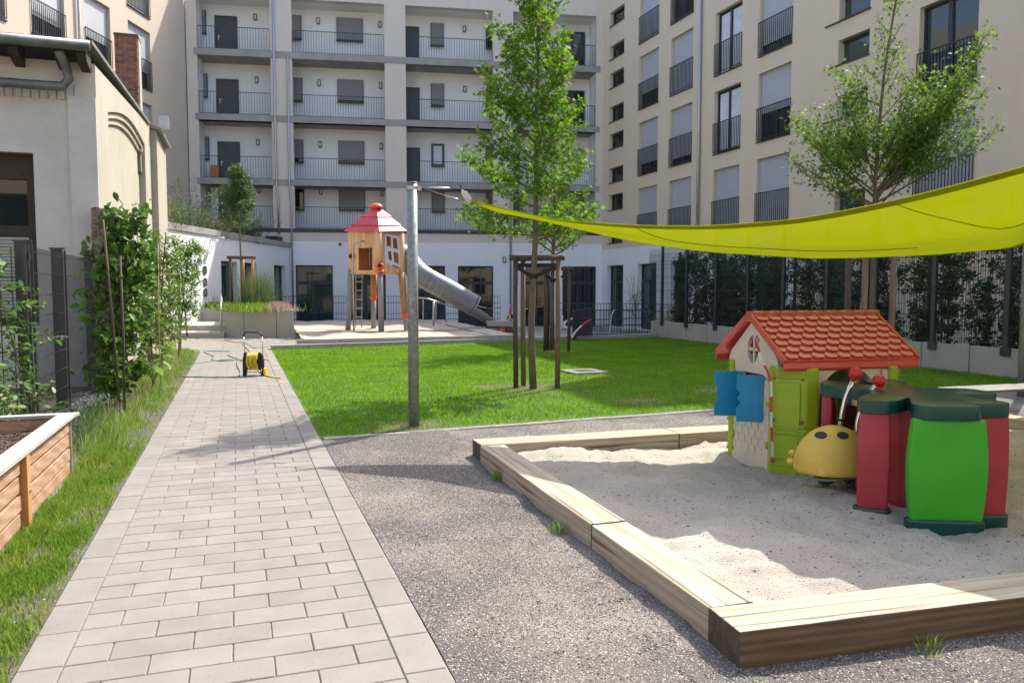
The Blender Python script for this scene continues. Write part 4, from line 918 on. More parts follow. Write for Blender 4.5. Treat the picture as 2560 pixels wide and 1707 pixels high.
# ---------------- planter tree
random.seed(9)
def atp(px,py,P): return D(px,py,P)
PB=V(-.55,29.4,.9)
pt=empty('planter_tree',(PB.x,PB.y,.85),'slender grey green young tree growing in the raised concrete planter','tree')
c0=D(603,700,PB); tk=[V(c0.x,c0.y,.8)]+[D(x,y,c0) for x,y in ((602,640),(600,600),(599,560),(598,520),(598,480),(595,445),(592,424))]
lv=[(.42+.56*i/63,i*2.4,R(random.uniform(35,65)),(.95*(1-(i/63))**.8+.12)*random.uniform(.75,1.1)) for i in range(64)]
lv+=[(.40,i*1.6,R(5),.8) for i in range(4)]
tree_branchy(pt,tk,.035,lv,.115,'lance',M_['leaf_ash'],perm=64,up=.3,spread=.06)
a=D(577,700,PB);b=D(632,700,PB);c=D(608,700,PB-V(0,0,0)+fwd*.55); 
st=stakes([(a.x,a.y),(c.x,c.y),(b.x,b.y)],D(577,645,PB).z,'reddish three post stake frame standing in the concrete planter',rails=((0,2),(0,1)),r=.05,mats='pinedark',z0=.8,group='tree stake frames')
# ---------------- espalier fruit row and shrubs on the left
def espalier(name,base,h,wid,n,size,kind,m,label,cat,lean=.0,stem=.02,h0=.25,sideax=(.5,.85,0),clumps=9,stakeh=None,zb=0.,thick=.16):
    e=empty(name,(base[0],base[1],zb),label,cat); mb=MB(); pts=[]; S=Vector(sideax).normalized()
    T=curve((base[0],base[1],zb-.03),(lean,0,1),h,(0,0,.1),.03,9); mb.tube(T,[stem*(1-.6*i/9) for i in range(10)],8)
    for j in range(clumps):
        t=(h0+(1-h0)*(j+.5)/clumps); q=T[min(8,int(t*9))]
        for sg_ in (-1,1):
            w=wid*random.uniform(.6,1.15)*(1.0 if t<.8 else .65)
            br=curve(q,S*sg_+V(random.uniform(-.2,.2),0,random.uniform(0,.5)),w,(0,0,.5),.10,5); mb.tube(br,[.009,.008,.007,.006,.004,.003],5,False)
            pts+=alongpts(br,n//clumps//2,thick*.55,.0)
            for _ in range(2):
                k=random.randint(1,4); tw=curve(br[k],V(random.uniform(-1,1),random.uniform(-1,1),random.uniform(-.2,1)),.22,(0,0,.2),.2,3); mb.tube(tw,[.004,.004,.003,.002],4,False); pts+=alongpts(tw,n//clumps//5,.05,.2)
    pts+=alongpts(T,n//6,thick*.7,h0)
    mb.build('stem',M_['twig'],e); leafmesh('foliage',np.array([tuple(p) for p in pts]),size,kind,M_[m],e,up=.15)
    return e
random.seed(3)
SA=(.75,.65,0)
e1=espalier('pear_tree',(-1.60,12.0),2.75,.58,820,.12,'curl','leaf_pear','tall espalier pear tree with glossy curled leaves beside the mesh fence','fruit tree',h0=.12,clumps=13,sideax=SA,stem=.028)
mb=MB(); g=empty('pear_fruit',(-1.42,11.9,1.0),'small green pear hanging in the espalier pear tree','pear'); bm_=D(302,692,(-1.6,11.7,0)); mb.ell(bm_,(.028,.028,.034),12,10); mb.cyl(bm_+V(0,0,.02),bm_+V(0,0,.06),.014,.006); o=mb.build('flesh',M_['leaf_light'],g,True)
for (p,q,lab) in ((tuple(D(300,1030,(-1.6,11.6,0))),tuple(D(257,549,(-1.6,11.6,0))),'long thin stake leaning left through the pear tree'),(tuple(D(312,1035,(-1.55,11.7,0))),tuple(D(300,640,(-1.55,11.7,0))),'thin upright stake inside the pear tree')):
    s=MB().tube([p,((p[0]+q[0])/2+.01,(p[1]+q[1])/2,(p[2]+q[2])/2),q],.016,8).build('plant_stake',M_['stakedark'],None,True); tag(s,lab,'plant stake','thin stakes of the espalier row')
espalier('apple_tree',(-1.36,14.4),2.3,.42,420,.085,'curl','leaf_light','thin leggy espalier tree second in the row behind the pear','fruit tree',h0=.3,sideax=SA)
s=MB().tube([(-1.30,14.1,-.03),(-1.42,14.3,.7),(-1.50,14.5,1.5)],[.03,.03,.026],8).build('plant_stake',M_['stake'],None,True); tag(s,'short rough stake between the second and third espalier tree','plant stake','thin stakes of the espalier row')
s=MB().tube([D(403,1010,(-1.2,14,0)),D(397,800,(-1.2,14,0)),D(395,610,(-1.2,14,0))],.009,6).build('plant_stake',M_['dry'],None,True); tag(s,'tall pale bamboo cane among the light green leaves','plant stake','thin stakes of the espalier row')
s=MB().tube([D(382,684,(-1.2,16,0)),D(445,686,(-1.2,16,0))],.014,6).build('cross_bar',M_['dry'],None,True); tag(s,'horizontal pale wooden bar tied across the espalier row','bar')
espalier('cherry_tree',(-1.40,16.6),2.75,.62,900,.12,'lance','leaf_light','bright green narrow leaved espalier tree in the middle of the row','fruit tree',h0=.22,clumps=10,sideax=SA)
espalier('peach_tree',(-1.30,19.6),2.75,.52,750,.13,'lance','leaf_light','light green espalier tree with long leaves near the steps end of the row','fruit tree',h0=.35,clumps=9,sideax=SA)
s=MB().tube([(-1.40,21.6,-.03),(-1.38,21.6,2.1)],.035,8).build('plant_stake',M_['stake'],None,True); tag(s,'last stake of the espalier row close to the concrete steps','plant stake','thin stakes of the espalier row')
s=MB().tube([(-1.2,21.3,.45),(-1.3,21.2,2.3)],.018,8).build('plant_stake',M_['stakedark'],None,True); tag(s,'dark thin cane beside the last stake near the steps','plant stake','thin stakes of the espalier row')
sf=empty('squash_plant',(-1.15,13.6,0),'low plant with large pale round leaves at the path edge','plant')
MB().tube([(-1.35,13.8,0),(-1.2,13.6,.4),(-1.1,13.5,.55)],.008,6).build('stem',M_['twig'],sf)
leafmesh('foliage',np.array([(-1.25+random.uniform(-.15,.35),13.5+random.uniform(-.5,.3),random.uniform(.35,.8)) for _ in range(26)]),.2,'oval',M_['leaf_light'],sf,up=.8)
vl=empty('climbing_shrub',(-2.2,9.4,0),'leafy climbing shrub in front of the mesh fence at the left edge','shrub')
mb=MB(); T=curve((-2.13,9.7,0),(-.05,0,1),1.95,(0,0,.1),.05,8); mb.tube(T,[.016-.001*i for i in range(9)],6); pts=[]
for j in range(12):
    q=T[min(8,3+j//2)]; br=curve(q,V(-rgt.x*random.choice((1,1,-.4)),-rgt.y,random.uniform(-.1,.4)),random.uniform(.2,.62),(0,0,.1),.2,5); mb.tube(br,.005,5,False); pts+=alongpts(br,26,.05,.1)
pts+=alongpts(T,90,.07,.45); mb.build('stem',M_['twig'],vl); leafmesh('foliage',np.array([tuple(p) for p in pts]),.085,'oval',M_['leaf_pear'],vl,up=.5)
bs=empty('currant_bush',(-2.15,8.9,0),'low dense bush with round leaves behind the wooden planter box','bush')
mb=MB(); pts=[]
for j in range(34):
    br=curve((-2.35+random.uniform(-.45,.35),9.1+random.uniform(-.3,.3),0),V(random.uniform(-.6,.5),random.uniform(-.4,.4),1),random.uniform(.35,.95),(0,0,0),.12,5); mb.tube(br,.005,5,False); pts+=alongpts(br,34,.06,.2)
mb.build('stem',M_['twig'],bs); leafmesh('foliage',np.array([tuple(p) for p in pts]),.075,'oval',M_['leaf_pear'],bs,up=.6)
lb=empty('lavender_clump',(-1.72,9.6,0),'grey green spiky herb clump between slate chippings and grass','herb')
mb=MB()
for j in range(240):
    a=random.uniform(0,6.28); b=V(-1.75+random.gauss(0,.16),9.9+random.gauss(0,.75),0); mb.tube([b,b+V(math.cos(a)*.1,math.sin(a)*.1,.16),b+V(math.cos(a)*.2,math.sin(a)*.2,random.uniform(.18,.34))],[.004,.003,.001],3,False)
mb.build('stalks',M_['leaf_ash'],lb)
# ================================================================ FENCES
def mesh_panel(name,parent,a,b,z0,z1,step=.05,hz=.2,r=.0028,mt='fence'):
    a=Vector(a);b=Vector(b);d=b-a;L=d.length;d.normalize(); nn=V(-d.y,d.x,0); mb=MB(); n=int(L/step); rz=math.atan2(d.y,d.x)
    for i in range(n+1):
        p=a+d*(L*i/n); mb.box((p.x,p.y,(z0+z1)/2),(r*2,r*2,z1-z0),rz)
    z=z0+.03
    while z<z1+.001:
        for s in (-1,1):
            c=(a+b)/2+nn*s*(r*2.4); mb.box((c.x,c.y,z),(L,r*2.4,r*3),rz)
        z+=hz
    return mb.build(name,M_[mt],parent)
lf=empty('mesh_fence',(-2.24,11,0),'dark green double wire mesh fence with gate in front of the old house','fence')
FX=-2.24
for y0_,y1_ in ((10.5,12.38),(12.38,14.95)): mesh_panel('mesh_panel',lf,(FX,y0_,0),(FX,y1_,0),.04,2.12,.05,.25,.0024)
for y_ in (12.38,10.5,14.9):
    mb=MB(); mb.box((FX-.09,y_+.02,1.08),(.14,.05,2.2)); mb.box((FX-.08,y_+.02,2.19),(.19,.07,.02)); mb.box((FX+.012,y_,1.08),(.025,.03,2.16)); mb.build('post',M_['fence'],lf)
gt=empty('gate',(FX,9.9,0),'tall mesh gate leaf at the left edge beyond the planter box','gate')
mesh_panel('mesh_panel',gt,(FX-.02,10.28,0),(FX-2.2,10.15,0),.06,2.1,.12,.42,.006)
mb=MB(); mb.box((FX-.02,10.28,1.08),(.04,.04,2.1)); mb.build('frame',M_['fence'],gt)
for z_ in (.45,2.0): MB().box((FX-.01,10.36,z_),(.07,.08,.08)).build('hinge',M_['fence'],gt)
# right fence on concrete wall
RX=13.46
rf=empty('concrete_fence_base',(RX,17,0),'low pale concrete panel wall carrying the tall right mesh fence','low wall')
y=24.35; i=0
while y>6.5:
    y2=y-1.15; mb=MB(); mb.b2(RX-.02,RX+.08,y2+.012,y-.012,-.3,.53+random.uniform(-.004,.004)); mb.build('wall_panel',M_['concrete'],rf,bev=.008); y=y2
rfe=empty('mesh_fence',(RX,17,.5),'very tall anthracite mesh fence running along the right side of the lawn','fence')
posts=[24.15]
def Yat(px):
    d=ray(px,720); return d.y*(RX/d.x)
posts=[Yat(x) for x in (1658,1719,1792,1872,1961,2070,2192,2339,2524)]+[8.7,7.1,5.5,3.9]
for i,y_ in enumerate(posts):
    mb=MB(); mb.box((RX-.03,y_,1.9),(.06,.10 if i else .08,3.0)); mb.box((RX-.03,y_,3.0),(.07,.11,.015)); mb.build('post',M_['fence'],rfe)
    MB().box((RX-.045,y_,.475),(.035,.20,.16)).build('post_plate',M_['fence'],rfe,bev=.004)
ends=[24.5]+posts
for a,b in zip(ends[:-1],ends[1:]): mesh_panel('mesh_panel',rfe,(RX-.0,a,0),(RX-.0,b,0),.58,2.97 ,.05,.24,.0028)
rg=empty('rear_fence',(15.3,17,0),'second darker mesh fence standing behind the hedge plants','fence')
for y_ in [Yat(x)*15.3/RX for x in (1700,1895,1987,2120,2325)]: 
    mb=MB(); mb.box((15.3,y_,1.25),(.07,.07,3.4)); mb.build('post',M_['fence'],rg)
for a,b in ((27.9,23),(23,18),(18,13),(13,8)): mesh_panel('mesh_panel',rg,(15.3,a,0),(15.3,b,0),.0,2.9,.09,.5,.003)
# hedge plants
random.seed(77)
def hedge_plant(x,y,h,w,n,label,m='leaf_hedge',size=.09):
    e=empty('hedge_shrub',(x,y,0),label,'hedge shrub','hornbeam shrubs behind the right fence'); mb=MB(); pts=[]
    for s in range(3):
        T=curve((x+random.uniform(-.08,.08),y+random.uniform(-.15,.15),0),(random.uniform(-.1,.1),random.uniform(-.12,.12),1),h*random.uniform(.8,1),(0,0,.1),.03,7); mb.tube(T,[.016-.0018*i for i in range(8)],5)
        for j in range(16):
            q=T[random.randint(1,7)]; br=curve(q,V(random.uniform(-1,1),random.uniform(-1,1),random.uniform(.1,.9)),w*random.uniform(.5,1.1),(0,0,.4),.12,4); mb.tube(br,.004,4,False); pts+=alongpts(br,n//48,.06,.05)
    mb.build('stem',M_['twig'],e); leafmesh('foliage',np.array([tuple(p) for p in pts]),size,'oval',M_[m],e,up=.3)
hy=23.6; i=0; desc=['bushy','sparse','narrow','dense','loose','leggy','full','thin']
while hy>8.5:
    h=random.uniform(2.2,2.7)*(1.08 if hy<14 else 1); nm=i+1
    ordw=['first','second','third','fourth','fifth','sixth','seventh','eighth','ninth','tenth','eleventh','twelfth','thirteenth','fourteenth','fifteenth','sixteenth','seventeenth','eighteenth','nineteenth','twentieth','last'][min(i,20)]
    hedge_plant(14.2+random.uniform(-.12,.12),hy,h,random.uniform(.38,.6),int(2400*random.uniform(.75,1.2)),'dark hornbeam shrub behind the tall fence, %s from the rear end'%ordw); hy-=random.uniform(.70,.86); i+=1
rb_=hedge_plant
e=empty('shrub',(14.9,25.2,-.3),'reddish olive shrub behind the first posts of the right fence','shrub')
mb=MB(); pts=[]
for j in range(40):
    br=curve((14.7+random.uniform(-.3,.3),25.3+random.uniform(-.5,.5),-.3),V(random.uniform(-.4,.4),random.uniform(-.4,.4),1),random.uniform(.8,1.7),(0,0,0),.1,5); mb.tube(br,.006,4,False); pts+=alongpts(br,30,.08,.2)
mb.build('stem',M_['twig'],e); leafmesh('foliage',np.array([tuple(p) for p in pts]),.07,'oval',M_['straw'],e)
# bare feathery shrub in front of the corner
e=empty('bare_shrub',(17.2,33.5,-.4),'almost bare feathery shrub between the two corner windows','shrub'); mb=MB(); b0_=D(1590,765,(16,30,0)); 
for j in range(26):
    br=curve(b0_+V(0,0,-1.2+random.uniform(0,1.3)),V(rgt.x*random.uniform(-1,.4),rgt.y*random.uniform(-1,.4),1.2),random.uniform(.6,1.6),(0,0,.1),.14,6); mb.tube(br,[.012,.01,.008,.006,.005,.004,.003],4,False)
    for k in range(3):
        q=br[random.randint(2,6)]; mb.tube(curve(q,V(random.uniform(-1,1),random.uniform(-1,1),.8),.4,(0,0,.1),.2,4),.004,3,False)
mb.build('branches',M_['leaf_ash'],e)
# rear low railings
rr=empty('low_railing',(3,37.8,.15),'low dark bar railing behind the far sand area','railing')
def lowrail(parent,a,b,z0,z1,step=.12,name='railing_panel',r=.008):
    a=Vector(a);b=Vector(b);n=max(2,int((b-a).length/step)); mb=MB(); rz=math.atan2((b-a).y,(b-a).x)
    for i in range(n+1):
        p=a.lerp(b,i/n); mb.box((p.x,p.y,(z0+z1)/2),(r*2,r*2,z1-z0),rz)
    L=(b-a).length; c=(a+b)/2
    for z in (z0+.05,z0+.32,z1-.3,z1): mb.box((c.x,c.y,z),(L,.025,.025),rz)
    return mb.build(name,M_['fence'],parent)
def lowpt(px,d): x,y=atd(px,d); return (x,y,0)
ra=[lowpt(x,38.0+.0*x) for x in (700,800,905,1010,1120,1250)]
for a,b in zip(ra[:-1],ra[1:]): lowrail(rr,a,b,.12,1.25)
r2_=empty('low_railing',(12,26,0),'dark bar railing standing on the far lawn kerb beside the tall fence','railing')
a=V(13.3,24.2,0);b=V(9.75,23.75,0); q=lowpt(1432,25.2); b=Vector(q)
lowrail(r2_,b,a,.1,.93,.075,'railing_panel',.006); 
r3_=empty('low_railing',(12,34,-.4),'second dark bar railing farther back below the corner windows','railing')
lowrail(r3_,lowpt(1400,36),lowpt(1650,33),-.25,.98,.14)
gd_=empty('steel_gate',(10,25,0),'dark dense bar gate leaf standing open on the lowered yard','gate'); g0=Vector(lowpt(1434,25.0)); g1=Vector(lowpt(1482,28.0)); lowrail(gd_,g0,g1,-.05,.95,.045,'gate_leaf',.009)
# hand rails by the far sand (brushed steel)
hr=empty('handrail',(8,31,0),'brushed steel handrail beside the tube slide','handrail')
def R2(px,py,d): x,y=atd(px,d); p=V(x,y,0); return D(px,py,p)
mb=MB(); A=[R2(1045,744,31),R2(1068,746,31),R2(1080,750,31),R2(1170,780,33)]
mb.tube(A,.025,8); hr_=mb.build('rail',M_['steel'],hr,True)
for (px,p1,p2,d,r) in ((1058,745,800,31,.02),(1084,752,814,31,.045),(1090,752,806,31.3,.02),(1116,768,806,31.6,.022)): MB().tube([R2(px,p1,d),R2(px,p2,d)],r,8).build('post',M_['steel'],hr,True)
from mathutils.geometry import tessellate_polygon
def plate(mb,outer,holes,o,ex,ey,ez,t):
    """flat plate with holes, outline in 2D (ex,ey), thickness t along ez"""
    o,ex,ey,ez=Vector(o),Vector(ex),Vector(ey),Vector(ez); loops=[outer]+list(holes)
    tri=tessellate_polygon([[Vector((x,y,0)) for x,y in l] for l in loops]); pts=[p for l in loops for p in l]
    a=[o+ex*x+ey*y for x,y in pts]; b=[q+ez*t for q in a]; n=len(pts); f=[tuple(q) for q in tri]+[tuple(i+n for i in q)[::-1] for q in tri]; k=0
    for l in loops:
        m=len(l)
        for i in range(m): f.append((k+i,k+(i+1)%m,k+(i+1)%m+n,k+i+n))
        k+=m
    return mb.add(a+b,f)
def oval(cx,cy,rx,ry,n=20): return [(cx+rx*math.cos(2*PI*i/n),cy+ry*math.sin(2*PI*i/n)) for i in range(n)]
def rect(x0,x1,y0,y1): return [(x0,y0),(x1,y0),(x1,y1),(x0,y1)]
# ================================================================ PLAYHOUSE
HO=V(4.41,6.10,.02); ph=empty('playhouse',HO,'plastic toy playhouse with red tiled roof and lime corner pillars in the sandpit','playhouse',rz=R(-4))
X_,Y_,Z_=V(1,0,0),V(0,1,0),V(0,0,1)
HL=1.25
for x0,nm in ((0,'gable_wall'),(HL-.045,'gable_wall')):
    mb=MB(); plate(mb,[(-.34,0),(.34,0),(.40,.98),(.36,1.05),(0,1.345),(-.36,1.05),(-.40,.98)],[oval(0,1.075,.088,.125),rect(-.17,.17,.50,.86)],(x0,0,0),Y_,Z_,X_,.045)
    g=mb.build(nm,M_['ivory'],ph,local=True,bev=.006)
    mb=MB(); mb.b2(x0+.012,x0+.033,-.012,.012,.955,1.195); mb.b2(x0+.012,x0+.033,-.09,.09,1.062,1.09); mb.build('window_cross',M_['ivory'],g,local=True)
    if x0==0:
        mb=MB(); z=.13; r=0
        while z<.44:
            y=-.30-(.05 if r%2 else 0)
            while y<.28:
                a,b=max(y,-.32),min(y+.105,.32)
                if b-a>.04 and random.random()>.0: mb.b2(-.007,.002,a+.006,b-.006,z+.005,z+.07)
                y+=.11
            z+=.077; r+=1
        mb.build('brick_relief',M_['ivory'],g,local=True,bev=.004)
        mb=MB(); mb.b2(-.012,.002,-.35,.35,0,.10); mb.build('plinth',M_['ivory'],g,local=True,bev=.005)
def arch(x0,x1,z1,n=12): 
    c=(x0+x1)/2; r=(x1-x0)/2; return [(x0,.02),(x1,.02)]+[(c+r*math.cos(PI*i/n),z1-r+r*math.sin(PI*i/n)*1.) for i in range(n+1)]
for y0,ez in ((-.57,1),(.57,-1)):
    mb=MB(); plate(mb,[(.24,0),(HL-.2,0),(HL-.2,1.0),(.24,1.0)],[arch(.31,.88,.95)],(0,y0*.97,0),X_,Z_,Y_*ez,.04); g=mb.build('front_wall' if ez>0 else 'rear_wall',M_['ivory'],ph,local=True,bev=.005)
    if ez>0:
        mb=MB(); mb.b2(.92,1.03,y0-.006,y0+.002,.80,.92); mb.build('emboss',M_['ivory'],g,local=True,bev=.003)
mb=MB(); mb.b2(.3,.9,.505,.525,.05,.9); mb.b2(HL-.08,HL-.055,-.3,.3,.05,.5);mb.build('inner_panel',M_['brown'],ph,local=True)
mb=MB(); mb.b2(.25,.62,.45,.50,.45,.80); mb.build('toy_shelf',M_['orangepl'],ph,local=True); mb=MB(); mb.b2(.40,.62,.40,.44,.80,.97); mb.b2(.62,.66,.3,.44,.2,.97); mb.build('inner_trim',M_['lime'],ph,local=True)
def pillar(sx,sy):
    """diagonal corner pillar; sx,sy = -1/1 corner"""
    cx=0 if sx<0 else HL; q=lambda x,y:(cx+x*-sx if sx<0 else cx-x, y)
    P=[(-.015,-.29),(-.03,-.35),(.165,-.575),(.27,-.60),(.27,-.53),(.20,-.50),(.05,-.31)]
    pts=[((cx+p[0]) if sx<0 else (cx-p[0]), p[1]*(1 if sy<0 else -1)) for p in P]
    mb=MB(); mb.prism(pts,(0,0,.0),X_,Y_,Z_,.955); o=mb.build('pillar',M_['lime'],ph,local=True,bev=.014,seg=3)
    a=Vector((pts[1][0],pts[1][1],0)); b=Vector((pts[2][0],pts[2][1],0)); d=(b-a).normalized(); L=(b-a).length; n=d.cross(Z_); 
    if n.dot(Vector((HL/2,0,0))-a)>0: n=-n
    mb=MB()
    mb.prism(rect(L*.16,L*.84,.42,.82),a,d,Z_,n,.012); mb.prism(rect(L*.2,L*.8,.0+.02,.36),a,d,Z_,n,.008)
    for z in (.10,.16,.38,.44,.86,.91): mb.prism(rect(.005,L-.005,z,z+.018),a,d,Z_,n,.016)
    mb.build('rib',M_['lime'],o,local=True,bev=.006)
    for z in (.13,.49,.86):
        for u in (.03,L-.03): 
            c=a+d*u+Z_*z; MB().cyl(c-n*.002,c+n*.006,.017,None,14).build('screw_socket',M_['brown'],o,local=True)
    # interlocking bumps on the free edge
    mb=MB()
    for z in (.25,.62,.84): c=Vector((pts[0][0],pts[0][1],z)); mb.ell(c,(.02,.02,.03),10,8)
    mb.build('lug',M_['lime'],o,True,local=True)
for sx in (-1,1):
    for sy in (-1,1): pillar(sx,sy)
def shutter(hy,ang,zb,zt,w):
    d=Vector((-math.cos(ang),math.sin(ang),0)); n=d.cross(Z_); mb=MB()
    out=[(0,zb),(w,zb),(w,zb+.125),(w-.02,zb+.14),(w-.035,zb+.165),(w-.02,zb+.19),(w-.005,zb+.20),(w-.005,zb+.215),(w-.02,zb+.225),(w-.032,zb+.25),(w-.02,zb+.275),(w,zb+.285),(w,zt),(0,zt)]
    mb.prism(out,(-.012,hy,0),d,Z_,n,.022); o=mb.build('shutter',M_['blue'],ph,local=True,bev=.005)
    mb=MB(); 
    for s in (-.003,.0225):
        mb.prism(rect(.03,.036,zb+.03,zt-.03),Vector((-.012,hy,0))+n*s,d,Z_,n,.003); mb.prism(rect(.05,w-.05,zt-.03,zt-.024),Vector((-.012,hy,0))+n*s,d,Z_,n,.003)
    for z in (zb+.03,zt-.05): mb.cyl((-.012,hy,z),(-.012,hy,z+.04),.014)
    mb.build('hinge',M_['blue'],o,local=True)
shutter(.175,R(20),.44,.86,.235); shutter(-.20,R(28),.44,.86,.225)
# roof
sl_=math.atan2(.385,.575); LR=math.hypot(.575,.385); RX0,RX1=-.055,HL+.055
for s in (-1,1):
    mb=MB(); 
    ey=Vector((0,s*math.cos(sl_),-math.sin(sl_))); ez=Vector((0,s*math.sin(sl_),math.cos(sl_))); o0=Vector((RX0,0,1.40))
    mb.prism([(0,0),(RX1-RX0,0),(RX1-RX0,LR),(0,LR)],o0,X_,ey,ez,-.04)
    slab=mb.build('roof',M_['rooftile'],ph,local=True,bev=.012)
    mb=MB(); mb.prism([(0,0),(RX1-RX0,0),(RX1-RX0,.07),(0,.07)],o0+ey*(LR-.02)+Z_*-.008,X_,(ey*.45-Z_*.9).normalized(),ez,-.03); 
    for xx in (RX0-.004,RX1-.026): mb.prism([(0,-.03),(LR,-.03),(LR,.02),(0,.02)],(xx,0,1.40),ey,ez,X_,.03)
    mb.build('roof_edge',M_['rooftile'],slab,local=True,bev=.012,seg=3)
    mb=MB(); cols_=10; tw=(RX1-RX0-.07)/cols_; rows_=7; th=(LR-.055)/rows_
    for r in range(rows_):
        for c in range(-1,cols_+1):
            xc=RX0+.035+tw*(c+.5+(.5 if r%2 else 0)); yt=.035+th*r
            pts=[(xc-tw*.47,yt-.004),(xc+tw*.47,yt-.004),(xc+tw*.47,yt+th*.62),(xc+tw*.28,yt+th*1.03),(xc-tw*.28,yt+th*1.03),(xc-tw*.47,yt+th*.62)]
            pts=[(min(max(x,RX0+.028),RX1-.028),y) for x,y in pts]
            if max(p[0] for p in pts)-min(p[0] for p in pts)<.03: continue
            # tilted tile: lower edge stands proud
            O=Vector((0,0,1.40)); top=[O+X_*x+ey*y+ez*(.003+.02*((y-yt)/th)) for x,y in pts]; bot=[O+X_*x+ey*y-ez*.004 for x,y in pts]; n=6
            mb.add(bot+top,[tuple(range(n,2*n))]+[(i,(i+1)%n,n+(i+1)%n,n+i) for i in range(n)])
    mb.build('roof_tiles',M_['rooftile'],slab,local=True,bev=.004,seg=2)
mb=MB(); n=9
for i in range(n):
    a=RX0-.004+(RX1-RX0+.008)*i/n; b=RX0-.004+(RX1-RX0+.008)*(i+1)/n+.01; mb.tube([(a,0,1.375),(b,0,1.375)],[.046,.052],14)
mb.build('ridge',M_['rooftile'],ph,True,local=True)
# barrier tape hanging from the gable
tp=empty('barrier_tape',(4.33,5.9,.2),'red and white barrier tape knotted in the oval gable window and hanging down','barrier tape')
def ribbon(name,pts,w,par,m1,m2,seg=.16,wd=None):
    mb=MB(); acc=0
    for i,(a,b) in enumerate(zip(pts[:-1],pts[1:])):
        a=Vector(a);b=Vector(b);d=(b-a).normalized(); s=(wd or d.cross(fwd)).normalized()*w/2; L=(b-a).length; k=max(1,int(L/.04))
        for j in range(k):
            p=a.lerp(b,j/k);q=a.lerp(b,(j+1)/k); mb.cm=int((acc+L*j/k)/seg)%2; mb.quad(p-s,p+s,q+s,q-s)
        acc+=L
    return mb.build(name,[m1,m2],par)
Wp=lambda x,y,o=0:D(x,y,(4.30,5.80,0))-Vector((fwd.x,fwd.y,0))*o
ribbon('strand',[Wp(1893,838),Wp(1890,856),Wp(1899,880),Wp(1900,900,.02),Wp(1914,925,.05),Wp(1920,950,.08),Wp(1919,1000,.10),Wp(1917,1050,.12),Wp(1919,1085,.12),Wp(1920,1120,.12),Wp(1919,1150,.12)],.022,tp,M_['redwhite'],M_['whitepl'],.13)
mb=MB(); mb.ell(Wp(1892,850,.03),(.016,.016,.03),10,8); mb.build('knot',M_['pink'],tp,True)
# ================================================================ CLIMBING CUBE
cl=empty('climbing_unit',(4.75,4.65,0),'red and green plastic climbing unit with dark green star shaped top','climbing toy')
arms={'L':((4.085,4.43),(4.245,4.285)),'G':((4.20,4.06),(4.635,3.865)),'R':((4.665,4.02),(4.925,3.935)),'E':((5.27,4.33),(5.32,4.62)),'B':((5.28,5.30),(5.02,5.42)),'W':((4.68,5.44),(4.44,5.22))}
notch=[(4.55,4.43),(4.70,4.36),(4.90,4.46),(4.96,4.80),(4.80,4.92),(4.56,4.76)]
poly=[]
for i,k in enumerate('LGREBW'): 
    a,b=Vector(arms[k][0]+(0,)),Vector(arms[k][1]+(0,)); d=(b-a).normalized()*.03; c=Vector((4.75,4.65,0)); n=((a+b)/2-c).normalized()*.03
    A=a-d+n;B=b+d+n; poly+= [(A.x,A.y),(B.x,B.y),notch[i]]
def smoothp(p,it=1):
    for _ in range(it):
        q=[]
        for i in range(len(p)):
            a,b=p[i],p[(i+1)%len(p)]; q+=[(a[0]*.8+b[0]*.2,a[1]*.8+b[1]*.2),(a[0]*.2+b[0]*.8,a[1]*.2+b[1]*.8)]
        p=q
    return p
mb=MB(); mb.prism(smoothp(poly,3),(0,0,.785),X_,Y_,Z_,.092); top=mb.build('top',M_['dgreen'],cl,False,bev=.034,seg=4)
for f in top.data.polygons: f.use_smooth=True
mb=MB(); 
for i in range(6):
    nx,ny=notch[i]; c=Vector((4.75,4.65,.899)); 
mb=MB(); mb.prism(smoothp([(4.38,4.45),(4.47,4.28),(4.75,4.12),(5.08,4.22),(5.14,4.6),(5.08,5.1),(4.8,5.26),(4.55,5.15)]),(0,0,.0),X_,Y_,Z_,.07); mb.build('base_plate',M_['dgreen'],cl,bev=.02,seg=3)
for k,(a,b) in arms.items():
    a=Vector(a+(0,));b=Vector(b+(0,));c=Vector((4.75,4.65,0)); d=(b-a).normalized(); w=(b-a).length; n=((a+b)/2-c); n=(n-d*n.dot(d)).normalized(); M0=(a+b)/2
    bul=.026 if k=='G' else .012
    out=[]
    N=12
    for i in range(N+1): t=i/N; out.append((w/2-.012+bul*math.sin(PI*t)-.0*t,.10+.688*t))
    for i in range(N+1): t=1-i/N; out.append((-(w/2-.012)-bul*math.sin(PI*t),.10+.688*t))
    mb=MB(); mb.prism(out,M0-n*.085,d,Z_,n,.085); o=mb.build('panel',M_['panel_green' if k=='G' else 'panel_red'],cl,False,bev=.02,seg=4)
    for f in o.data.polygons: f.use_smooth=True
    mb=MB(); mb.prism(smoothp([(-w/2-.016,-.12),(w/2+.016,-.12),(w/2+.016,.02),(-w/2-.016,.02)],2),M0,d,n,Z_,.115); o=mb.build('foot',M_['dgreen'],cl,False,bev=.018,seg=3)
    for sgn in ((-1,1) if k=='G' else (0,)):
        p=M0+d*(w*.28*sgn)+n*.0+Z_*.864; MB().ell(p+n*-.01,(.022,.022,.014),12,8).build('knob',M_['black'] if k in 'LG' else M_['dgreen'],cl,True)
mb=MB(); mb.prism([(4.75+(x-4.75)*.93+.0,4.65+(y-4.65)*.93) for x,y in [(4.42,4.40),(4.52,4.27),(4.78,4.17),(5.0,4.3),(5.08,4.6),(5.02,4.98),(4.82,5.14),(4.56,5.0)]],(0,0,.07),X_,Y_,Z_,.715); mb.build('core',M_['panel_red'],cl,bev=.01)
